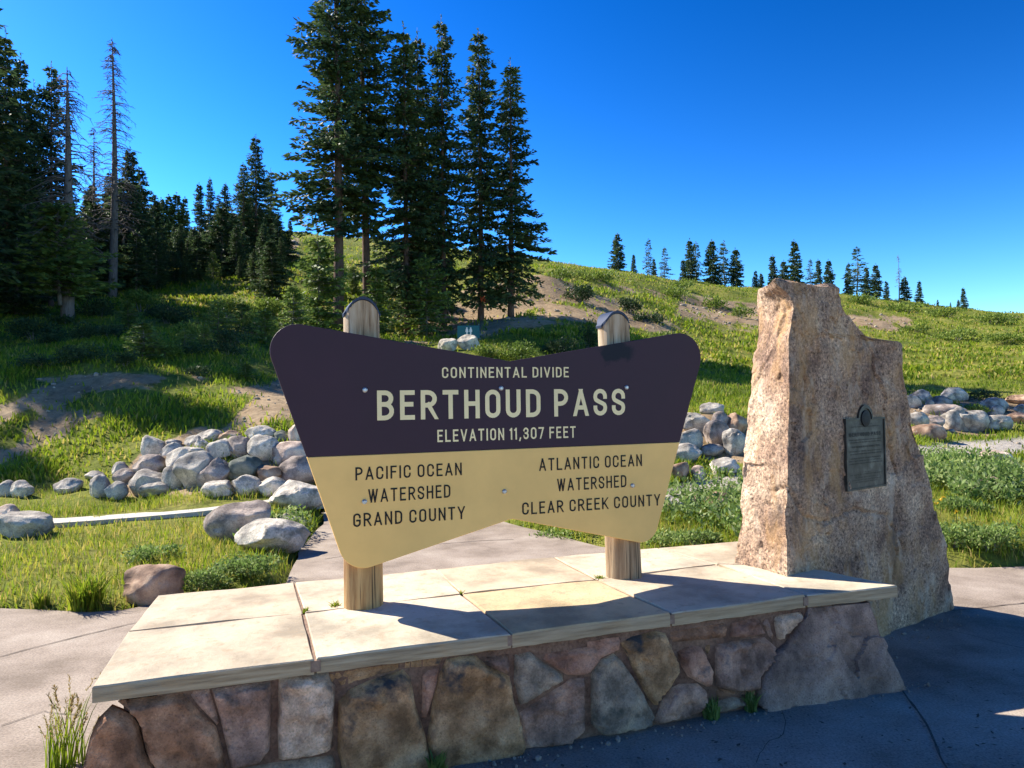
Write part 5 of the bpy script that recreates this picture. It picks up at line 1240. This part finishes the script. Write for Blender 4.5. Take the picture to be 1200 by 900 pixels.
# orange tag on a trunk
x = at_depth(566, 351, 37.1); tg = MB(); tg.box(x, .26, .02, .32); tag(tg.build("trail_marker", M['orange'], off=x, loc=x), "orange square tag nailed to a spruce trunk behind the sign", "marker")
# small teal sign behind the boulders
P = hit(552, 408, 15, 60); dS = float(P[1]) + 1.2; zg = float(terr([at_depth(549, 400, dS)[0]], [dS])[0]); c0 = at_depth(549, 389, dS)
ts = thing("teal_sign", "small teal sign with a white symbol behind the bluish boulders", "sign", (c0[0], dS, zg)); off = np.array([c0[0], dS, zg])
wS, hS = 26 * dS / FPX, 15 * dS / FPX; mb = MB(); mb.box((c0[0], dS, c0[2]), wS, .05, hS); mb.build("sign_panel", M['teal'], ts, off=off)
for s_ in (-1, 1):
    mb = MB(); mb.box((c0[0] + s_ * wS * .36, dS + .06, (zg + c0[2]) / 2 - .1), .08, .06, c0[2] - zg + .3); mb.build("post", M['post_grey'], ts, off=off)
for dx in (-.06, .09):
    mb = MB(); mb.prism([(c0[0] + dx + x_, dS - .0305, c0[2] + z_) for x_, z_ in ((-.02, -.15), (.02, -.15), (.03, .0), (.06, .0), (.05, .10), (.03, .12), (.03, .18), (-.03, .18), (-.03, .12), (-.05, .10), (-.06, .0), (-.03, .0))], (0, .005, 0)); fixn(mb.build("pictogram", M['white'], ts, off=off))

# ---------------------------------------------------------------- shrubs and plants
def shrub_mesh(seed, w, d, h, n, leaf, lumps=9, mat='shrub'):
    rng = np.random.RandomState(seed); Cs = []; cl = []
    for i in range(lumps):
        a = rng.uniform(0, 6.28); r = math.sqrt(rng.rand()) * .75; cl.append((r * math.cos(a) * w / 2, r * math.sin(a) * d / 2, h * rng.uniform(.25, .72) * (1 - .4 * r), rng.uniform(.2, .38)))
    for i in range(n):
        c = cl[rng.randint(lumps)]; v = rng.normal(size=3); v /= np.linalg.norm(v); v *= (rng.uniform(.4, 1.05) ** .6 if rng.rand() < .85 else rng.uniform(1.0, 1.5)) * c[3]
        p = np.array([c[0] + v[0] * w * .8, c[1] + v[1] * d * .8, max(c[2] + v[2] * h * .95, .02)]); Cs.append(p)
    C = np.array(Cs); A = unit(rng.normal(size=(n, 3)) + np.array([0, 0, .7]) + unit(C - [0, 0, h * .2]) * .6); L = rng.uniform(.7, 1.3, n) * leaf; wd = unit(np.cross(A, rng.normal(size=(n, 3))))
    V, F = emit_rhombi(C, A, wd, L, L * .5); tint = np.repeat(np.clip(rng.normal(.5, .22, n), 0, 1), 4)
    st = MB()
    for c in cl: st.tube([(c[0] * .15, c[1] * .15, -.1), (c[0] * .6, c[1] * .6, c[2] * .6), (c[0], c[1], c[2])], [.02 * h + .004, .012 * h + .003, .003], 4, False)
    return mesh_data("foliage", V, F, M[mat], False, {'tint': tint}), mesh_data("stem", np.array(st.V), st.F, M['bark_grey'], True)
SHN = [0]
def shrub(px, bot, wpx, hpx, mat, label, group=None, leafpx=3.0, n=None, name="shrub", cat="shrub", d=None):
    P = hit(px, bot, 5, 140) if d is None else None
    if P is None:
        d = d or 60; x = at_depth(px, 400, d)[0]; P = np.array([x, d, float(terr([x], [d])[0])])
    d = P[1]; k = d / FPX; SHN[0] += 1; w, h = wpx * k, hpx * k
    fm_, sm_ = shrub_mesh(500 + SHN[0], w, w * .8, h, n or int(min(2600, max(150, wpx * hpx * 1.1))), leafpx * k, mat=mat)
    t = thing(name, label, cat, P, SHN[0] * 1.7, group); link("stem", sm_, t); link("foliage", fm_, t); return t
gs = "low shrubs on the hillside"
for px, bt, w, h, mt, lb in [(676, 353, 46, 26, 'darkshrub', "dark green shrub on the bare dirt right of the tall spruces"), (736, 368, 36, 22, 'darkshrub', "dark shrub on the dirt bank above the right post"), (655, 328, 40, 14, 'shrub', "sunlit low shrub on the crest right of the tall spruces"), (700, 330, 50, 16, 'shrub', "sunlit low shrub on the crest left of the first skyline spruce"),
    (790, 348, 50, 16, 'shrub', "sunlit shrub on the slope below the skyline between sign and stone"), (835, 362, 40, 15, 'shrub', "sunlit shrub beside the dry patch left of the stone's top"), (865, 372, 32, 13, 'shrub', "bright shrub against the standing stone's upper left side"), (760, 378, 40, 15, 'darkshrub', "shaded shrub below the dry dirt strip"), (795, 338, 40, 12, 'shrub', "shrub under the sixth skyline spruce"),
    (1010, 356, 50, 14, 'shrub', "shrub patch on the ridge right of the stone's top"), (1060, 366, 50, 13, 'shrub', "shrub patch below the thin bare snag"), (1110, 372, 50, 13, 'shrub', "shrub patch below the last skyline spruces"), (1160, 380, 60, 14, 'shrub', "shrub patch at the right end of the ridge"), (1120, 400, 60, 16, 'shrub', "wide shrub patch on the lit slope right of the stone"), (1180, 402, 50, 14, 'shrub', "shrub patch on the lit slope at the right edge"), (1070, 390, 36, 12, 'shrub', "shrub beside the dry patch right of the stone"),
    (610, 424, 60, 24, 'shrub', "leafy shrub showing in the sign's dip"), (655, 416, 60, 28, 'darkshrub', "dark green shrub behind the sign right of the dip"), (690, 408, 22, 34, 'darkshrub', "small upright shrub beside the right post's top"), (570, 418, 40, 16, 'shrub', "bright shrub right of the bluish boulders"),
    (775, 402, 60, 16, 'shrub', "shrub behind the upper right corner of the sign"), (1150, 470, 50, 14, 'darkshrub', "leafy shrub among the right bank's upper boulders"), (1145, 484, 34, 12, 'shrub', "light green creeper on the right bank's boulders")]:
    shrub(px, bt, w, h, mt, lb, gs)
for i, (px, bt, top, w, lb) in enumerate([(168, 420, 376, 46, "sunlit young fir on the shaded slope right of the dead-topped tree"), (342, 392, 333, 40, "bright young fir just left of the sign's top corner"), (312, 402, 362, 42, "young fir left of the bright one near the sign's top corner"), (255, 392, 350, 34, "shaded young fir in the middle of the left slope"), (285, 386, 355, 34, "shaded young fir below the broad dark spruce"), (150, 388, 352, 30, "dark young fir below the forest edge"), (288, 445, 425, 30, "tiny fir on the lit grass left of the sign"), (215, 412, 385, 30, "small shaded fir on the slope between two larger young firs"), (240, 410, 380, 24, "tiny dark fir below the shaded young fir")]):
    P = hit(px, bt, 8, 80); H = (bt - top) * P[1] / FPX; tm_, cm, H0 = proto(('young', 40 + i % 4)); s = H / H0
    t = thing("young_fir", lb, "tree", P, i * 1.3, "young firs on the left slope"); t.scale = (w / (bt - top) * 1.6 * s,) * 2 + (s,); link("trunk", tm_, t); link("crown", cm, t)
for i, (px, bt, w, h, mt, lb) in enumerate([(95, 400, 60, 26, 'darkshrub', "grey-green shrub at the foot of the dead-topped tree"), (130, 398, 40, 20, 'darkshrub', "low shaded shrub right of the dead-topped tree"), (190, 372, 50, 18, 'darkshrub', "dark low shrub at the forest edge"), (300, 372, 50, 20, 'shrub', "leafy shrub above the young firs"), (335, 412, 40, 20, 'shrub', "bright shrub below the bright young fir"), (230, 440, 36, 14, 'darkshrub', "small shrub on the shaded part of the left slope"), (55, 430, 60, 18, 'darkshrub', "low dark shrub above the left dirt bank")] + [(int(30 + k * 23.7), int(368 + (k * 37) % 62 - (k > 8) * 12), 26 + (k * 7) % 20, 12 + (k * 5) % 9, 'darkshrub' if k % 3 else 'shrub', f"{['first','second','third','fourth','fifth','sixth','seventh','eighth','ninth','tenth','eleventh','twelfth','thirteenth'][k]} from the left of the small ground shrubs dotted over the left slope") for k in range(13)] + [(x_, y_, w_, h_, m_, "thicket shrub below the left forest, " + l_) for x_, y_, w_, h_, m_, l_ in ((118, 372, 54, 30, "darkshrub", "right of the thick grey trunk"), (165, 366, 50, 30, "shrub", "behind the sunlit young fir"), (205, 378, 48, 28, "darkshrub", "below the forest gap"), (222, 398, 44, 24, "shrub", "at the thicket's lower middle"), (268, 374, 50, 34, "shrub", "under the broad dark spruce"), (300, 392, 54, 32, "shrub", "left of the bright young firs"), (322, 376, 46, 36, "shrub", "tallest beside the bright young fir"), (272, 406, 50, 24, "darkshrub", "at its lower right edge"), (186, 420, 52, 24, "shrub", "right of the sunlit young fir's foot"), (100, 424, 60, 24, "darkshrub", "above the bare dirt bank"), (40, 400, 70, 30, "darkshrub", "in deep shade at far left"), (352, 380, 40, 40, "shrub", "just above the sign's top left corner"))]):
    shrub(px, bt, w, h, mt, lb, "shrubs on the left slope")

# ---------------------------------------------------------------- grass
def visible_grass(n, d0, d1, seed, pr=(-60, 1260)):
    rng = np.random.RandomState(seed); px = rng.uniform(pr[0], pr[1], n); d = np.exp(rng.uniform(math.log(d0), math.log(d1), n)); x = (px - 600) / FPX * d
    z = terr(x, d); dirt, grav, ppx, ppy = masks(x, d, z); pd = polydist(x, d, PLAZA)
    # footpath
    fy = np.interp(x, fpts[:, 0], fpts[:, 1]); onfp = (np.abs(d - fy) < .33) & (x < fpts[-1, 0])
    patch = fbm(v3(x / 1.6, d / 1.6), 3, 55)
    pr_ = np.clip(1 - dirt * 1.2, 0.05, 1) * (1 - grav * .97) * (pd < -.02) * (1 - onfp * .98) * np.clip(.75 + patch * .7, .12, 1)
    k = rng.rand(n) < pr_; return x[k], d[k], z[k], patch[k], rng
def blades(name, x, y, z, h, w, lean, tint, mat, rng):
    n = len(x); az = rng.uniform(0, 6.28, n); fx, fy = np.cos(az), np.sin(az); la = rng.uniform(0, 6.28, n); lx, ly = np.cos(la) * lean * h, np.sin(la) * lean * h
    V = np.empty((n, 5, 3))
    V[:, 0] = np.stack([x - fx * w / 2, y - fy * w / 2, z - .02], -1); V[:, 1] = np.stack([x + fx * w / 2, y + fy * w / 2, z - .02], -1)
    V[:, 2] = np.stack([x + fx * w * .4 + lx * .35, y + fy * w * .4 + ly * .35, z + h * .6], -1); V[:, 3] = np.stack([x - fx * w * .4 + lx * .35, y - fy * w * .4 + ly * .35, z + h * .6], -1)
    V[:, 4] = np.stack([x + lx, y + ly, z + h], -1)
    b = np.arange(n)[:, None] * 5
    F = np.concatenate([b + [0, 1, 2], b + [0, 2, 3], b + [3, 2, 4]], 0)
    me = mesh_data(name, V.reshape(-1, 3), F, mat, True, {'tint': np.repeat(np.clip(tint, 0, 1), 5)})
    o = link(name, me); o["kind"] = "stuff"; return o
x, y, z, pt, rng = visible_grass(95000, 5.2, 12.5, 1)
h = rng.uniform(.035, .115, len(x)) * (1 + .5 * np.clip(pt + .2, 0, 1)) ; right = (x > 0); h = h * np.where(right, 1.1, 1.0)
blades("meadow_grass", x, y, z, h, rng.uniform(.006, .012, len(x)), rng.uniform(.2, .8, len(x)), rng.normal(.55, .22, len(x)) - .15 * pt + np.where(x < -3.0, .08, 0), M['grass'], rng)
x, y, z, pt, rng = visible_grass(120000, 12, 34, 2)
blades("slope_grass", x, y, z, rng.uniform(.05, .16, len(x)) * (1 + .4 * pt), rng.uniform(.018, .04, len(x)), rng.uniform(.2, .8, len(x)), rng.normal(.5, .22, len(x)) - .15 * pt, M['grass'], rng)
x, y, z, pt, rng = visible_grass(110000, 32, 112, 3)
blades("hill_grass", x, y, z, rng.uniform(.10, .24, len(x)) * (1 + .4 * pt), rng.uniform(.06, .14, len(x)), rng.uniform(.2, .9, len(x)), rng.normal(.60, .24, len(x)) - .2 * pt, M['grass'], rng)
# leaf litter of small broad leaves in the grass strips (ground cover)
def cover(name, n, pxr, dr, seed, hgt, leaf, mat):
    x, y, z, pt, rng = visible_grass(n, dr[0], dr[1], seed, pxr); k = pt > -.05; x, y, z = x[k], y[k], z[k]; n = len(x)
    C = np.stack([x, y, z + rng.uniform(0, 1, n) ** .8 * hgt * (1 + pt[k])], -1); A = unit(rng.normal(size=(n, 3)) * [1, 1, .5] + [0, 0, .9]); L = rng.uniform(.6, 1.4, n) * leaf
    V, F = emit_rhombi(C, A, unit(np.cross(A, rng.normal(size=(n, 3)))), L, L * .42); o = link(name, mesh_data(name, V, F, M[mat], False, {'tint': np.repeat(np.clip(rng.normal(.5, .25, n), 0, 1), 4)})); o["kind"] = "stuff"
cover("ground_cover", 34000, (1040, 1290), (6.8, 13), 11, .22, .075, 'weed')
cover("ground_cover", 12000, (560, 900), (7, 11.5), 12, .20, .07, 'weed')
cover("ground_cover", 12000, (180, 380), (6, 9), 13, .15, .06, 'weed')

# single plants
BLD = [None]
def tuft(px, py, hpx, wpx, n, mat, label, name="grass_tuft", cat="plant", seeds=0, zb=0.0, P=None, blade=.008):
    P = on_z(px, py, zb) if P is None else np.array(P, float); k = P[1] / FPX; rng = np.random.RandomState(int(px * 7 + py)); hh, ww = hpx * k, wpx * k
    t = thing(name, label, cat, P)
    r = np.sqrt(rng.rand(n)) * ww * .28; a = rng.uniform(0, 6.28, n); x, y = r * np.cos(a), r * np.sin(a); h = hh * rng.uniform(.45, 1, n); 
    la = rng.uniform(0, 6.28, n); ln = rng.uniform(.1, .55, n) * ww / max(hh, .01); V = np.empty((n, 7, 3)); fa = rng.uniform(0, 6.28, n); fx, fy = np.cos(fa), np.sin(fa)
    for q, (tq, wq) in enumerate(((0, 1), (.4, .9), (.75, .6))):
        cx, cy, cz_ = x + np.cos(la) * ln * h * tq ** 1.7, y + np.sin(la) * ln * h * tq ** 1.7, h * tq
        V[:, 2 * q] = np.stack([cx - fx * blade * wq / 2, cy - fy * blade * wq / 2, cz_], -1); V[:, 2 * q + 1] = np.stack([cx + fx * blade * wq / 2, cy + fy * blade * wq / 2, cz_], -1)
    tips = np.stack([x + np.cos(la) * ln * h, y + np.sin(la) * ln * h, h * (1 - .12 * ln)], -1); V[:, 6] = tips; b = np.arange(n)[:, None] * 7
    F = np.concatenate([b + f for f in ([0, 1, 3], [0, 3, 2], [2, 3, 5], [2, 5, 4], [4, 5, 6])], 0)
    BLD[0] = link("blades", mesh_data("blades", V.reshape(-1, 3), F, M[mat], True, {'tint': np.repeat(np.clip(rng.normal(.45, .25, n), 0, 1), 7)}), t)
    if seeds:
        mb_c, mb_a = [], []
        for s_ in range(seeds):
            i = rng.randint(n); tp = tips[i]; d_ = unit((tips[i] - V[i, 4])[None])[0]
            for q in range(16): mb_c.append(tp + d_ * (q / 16 * hh * .22 - hh * .05)); mb_a.append(d_ + rng.normal(0, .35, 3))
        C = np.array(mb_c); A = unit(np.array(mb_a)); L = np.full(len(C), hh * .06); V2, F2 = emit_rhombi(C, A, unit(np.cross(A, rng.normal(size=C.shape))), L, L * .28)
        nb_ = len(V.reshape(-1, 3)); AV = np.concatenate([V.reshape(-1, 3), V2]); AF = F.tolist() + (F2 + nb_).tolist()
        me = mesh_data("blades", AV, AF, [M[mat], M['straw']], True, {'tint': np.concatenate([np.repeat(np.clip(rng.normal(.45, .25, n), 0, 1), 7), np.repeat(rng.rand(len(C)), 4)])}, fm=[0] * len(F) + [1] * len(F2))
        BLD[0].data = me
    return t
tuft(82, 898, 88, 60, 60, 'grass', "tall grass with drooping seed heads at the bench's left end", seeds=34, blade=.006)
tuft(62, 902, 70, 30, 26, 'grass', "thinner clump of seeding grass left of the bench's end", seeds=14, blade=.006)
tuft(206, 903, 45, 60, 90, 'grass', "dark green grass growing at the foot of the bench's left stones", blade=.007, P=WA + WU * .36 + WN * .10)
tuft(402, 898, 30, 34, 60, 'weed', "small weed at the foot of the layered ochre stone", blade=.012, P=WA + WU * 1.22 + WN * .10)
tuft(836, 842, 26, 30, 80, 'weed', "small green weed left of two under the bench's right half", blade=.012, P=np.append(on_plane(834, 835, WA + WN * .03, WN)[:2], 0))
tuft(880, 832, 26, 24, 80, 'weed', "small green weed beside the large slanting end stone", blade=.012, P=np.append(on_plane(880, 826, WA + WN * .03, WN)[:2], 0))
tuft(392, 712, 9, 18, 50, 'grass', "tiny green moss tuft at the foot of the left post", zb=BZ - .01, name="moss_tuft", blade=.006)
tuft(358, 718, 7, 12, 40, 'grass', "moss tuft in the crossing of the slab joints left of the left post", zb=BZ - .01, name="moss_tuft", blade=.006)
tuft(703, 679, 6, 18, 50, 'grass', "moss tuft in the slab joint left of the right post", zb=BZ - .01, name="moss_tuft", blade=.006)
tuft(541, 696, 5, 12, 30, 'grass', "moss tuft in the slab joint between the two posts", zb=BZ - .01, name="moss_tuft", blade=.006)
for px, py, hp, wp_, n, mt, lb in [(100, 712, 46, 60, 260, 'grass', "bushy grass clump at the plaza's edge left of the brown boulder"), (235, 690, 60, 60, 240, 'weed', "leafy weeds right of the brown boulder behind the bench"), (290, 672, 55, 70, 260, 'weed', "leafy weeds behind the bench's left slabs"), (180, 655, 36, 60, 200, 'weed', "weeds behind the brown boulder"), (48, 712, 26, 30, 120, 'grass', "small grass clump at the plaza's edge at far left"),
                               (820, 640, 40, 50, 200, 'weed', "pale flowering weeds left of the standing stone"), (775, 636, 30, 46, 200, 'weed', "weeds beside the right post behind the bench"), (660, 632, 22, 60, 240, 'weed', "low weeds under the sign's right half"), (1110, 640, 60, 50, 200, 'weed', "broad-leaved weeds beside the standing stone's right edge"), (1160, 645, 70, 70, 260, 'weed', "tall broad-leaved weeds at the right edge"), (1135, 600, 40, 50, 160, 'weed', "yellow-flowered weeds behind the broad-leaved ones")]:
    if mt == 'weed':
        shrub(px, py, wp_ * 1.15, hp * .5, 'weed', lb, None, 4.2, int(wp_ * hp * .5), "weed_clump", "plant"); continue
    Pq = hit(px, py, 4.5, 30); Pq = Pq if Pq is not None else on_z(px, py); tuft(px, py, hp, wp_, n, mt, lb, name="weed_clump" if mt == 'weed' else "grass_tuft", P=Pq, blade=.012 if mt == 'grass' else .022)
for i, (px, py) in enumerate([(1102, 586), (1106, 583), (1121, 600), (1164, 560), (1098, 590)]):
    Pq = hit(px, py + 14, 5, 30); k = Pq[1] / FPX; rng_ = np.random.RandomState(i); t = thing("yellow_flower", ["yellow flower nearest the standing stone's right edge", "yellow flower just above the nearest one", "yellow flower low in the weeds", "orange-yellow flower by the gravel path", "smallest yellow flower beside the stone"][i], "flower", Pq)
    hz = 14 * k; C = np.tile([[0, 0, hz]], (14, 1)); A = unit(rng_.normal(size=(14, 3)) * [1, 1, .3] + [0, 0, .25]); L = np.full(14, 3.4 * k); V, F = emit_rhombi(C, A, unit(np.cross(A, [[0, 0, 1.]])), L, L * .5)
    link("petals", mesh_data("petals", V, F, M['petal'], False, {'tint': np.repeat(rng_.rand(14), 4)}), t); st = MB(); st.tube([(0, 0, -.02), (0, 0, hz)], [.004, .003], 5); st.build("stem", M['weed'], t)

# small stones strewn over the bare dirt (stuff)
rng = np.random.RandomState(18); px_ = rng.uniform(-40, 1230, 30000); d_ = np.exp(rng.uniform(math.log(11), math.log(90), 30000)); x_ = (px_ - 600) / FPX * d_; z_ = terr(x_, d_); dm, gm_, _, _ = masks(x_, d_, z_)
k_ = np.where((np.maximum(dm, gm_ * .8) > .5))[0][:900]; V, F = ico(2); PV, PF = [], []; n = 0
for i in k_:
    r = d_[i] / FPX * rng.uniform(.5, 1.6) * (2.2 if rng.rand() < .08 else 1); n3 = rng.normal(size=3); Vq = V * (1 + .25 * vnoise(V * 1.3 + i, 3))[:, None]
    PV.append(Vq * r * rng.uniform(.6, 1.3, 3) * [1.2, 1.2, .8] + [x_[i], d_[i], z_[i] + r * .2]); PF.append(F + n); n += len(V)
o = link("loose_rubble", mesh_data("loose_rubble", np.concatenate(PV), np.concatenate(PF), M['rubble'], True)); o["kind"] = "stuff"

# dark leaf bits lying on the paving (stuff)
rng = np.random.RandomState(28); C = []
while len(C) < 150:
    q = on_z(rng.uniform(-40, 1240), rng.uniform(640, 900), 0.006)
    if inpoly(np.array([q[0]]), np.array([q[1]]), PLAZA)[0] and (np.array(q) - WA).dot(WN) > .1: C.append(q)
C = np.array(C); a_ = rng.uniform(0, 6.28, len(C)); A = np.stack([np.cos(a_), np.sin(a_), rng.uniform(0, .25, len(C))], -1); L = rng.uniform(.008, .03, len(C)); V, F = emit_rhombi(C, A, np.stack([-np.sin(a_), np.cos(a_), 0 * a_], -1), L, L * rng.uniform(.3, .7, len(C)))
o = link("leaf_litter", mesh_data("leaf_litter", V, F, M['joint'], False)); o["kind"] = "stuff"

# pebbles and grit along the foot of the wall (stuff)
rng = np.random.RandomState(8); V, F = ico(1); PV, PF = [], []; n = 0
for i in range(240):
    if i < 170: u_ = rng.uniform(.1, float((WB - WA).dot(WU)) + .15); p = WA + WU * u_ + WN * (.05 + abs(rng.normal(0, .05)))
    else: p = FA + FU * rng.uniform(.55, 1.95) + FN * (.06 + abs(rng.normal(0, .08)))
    r = rng.uniform(.003, .009) if rng.rand() < .93 else rng.uniform(.01, .018)
    PV.append(V * r * rng.uniform(.6, 1.2, 3) + [p[0], p[1], r * .4]); PF.append(F + n); n += len(V)
o = link("gravel_grit", mesh_data("gravel_grit", np.concatenate(PV), np.concatenate(PF), M['gravelstone'], False)); o["kind"] = "stuff"
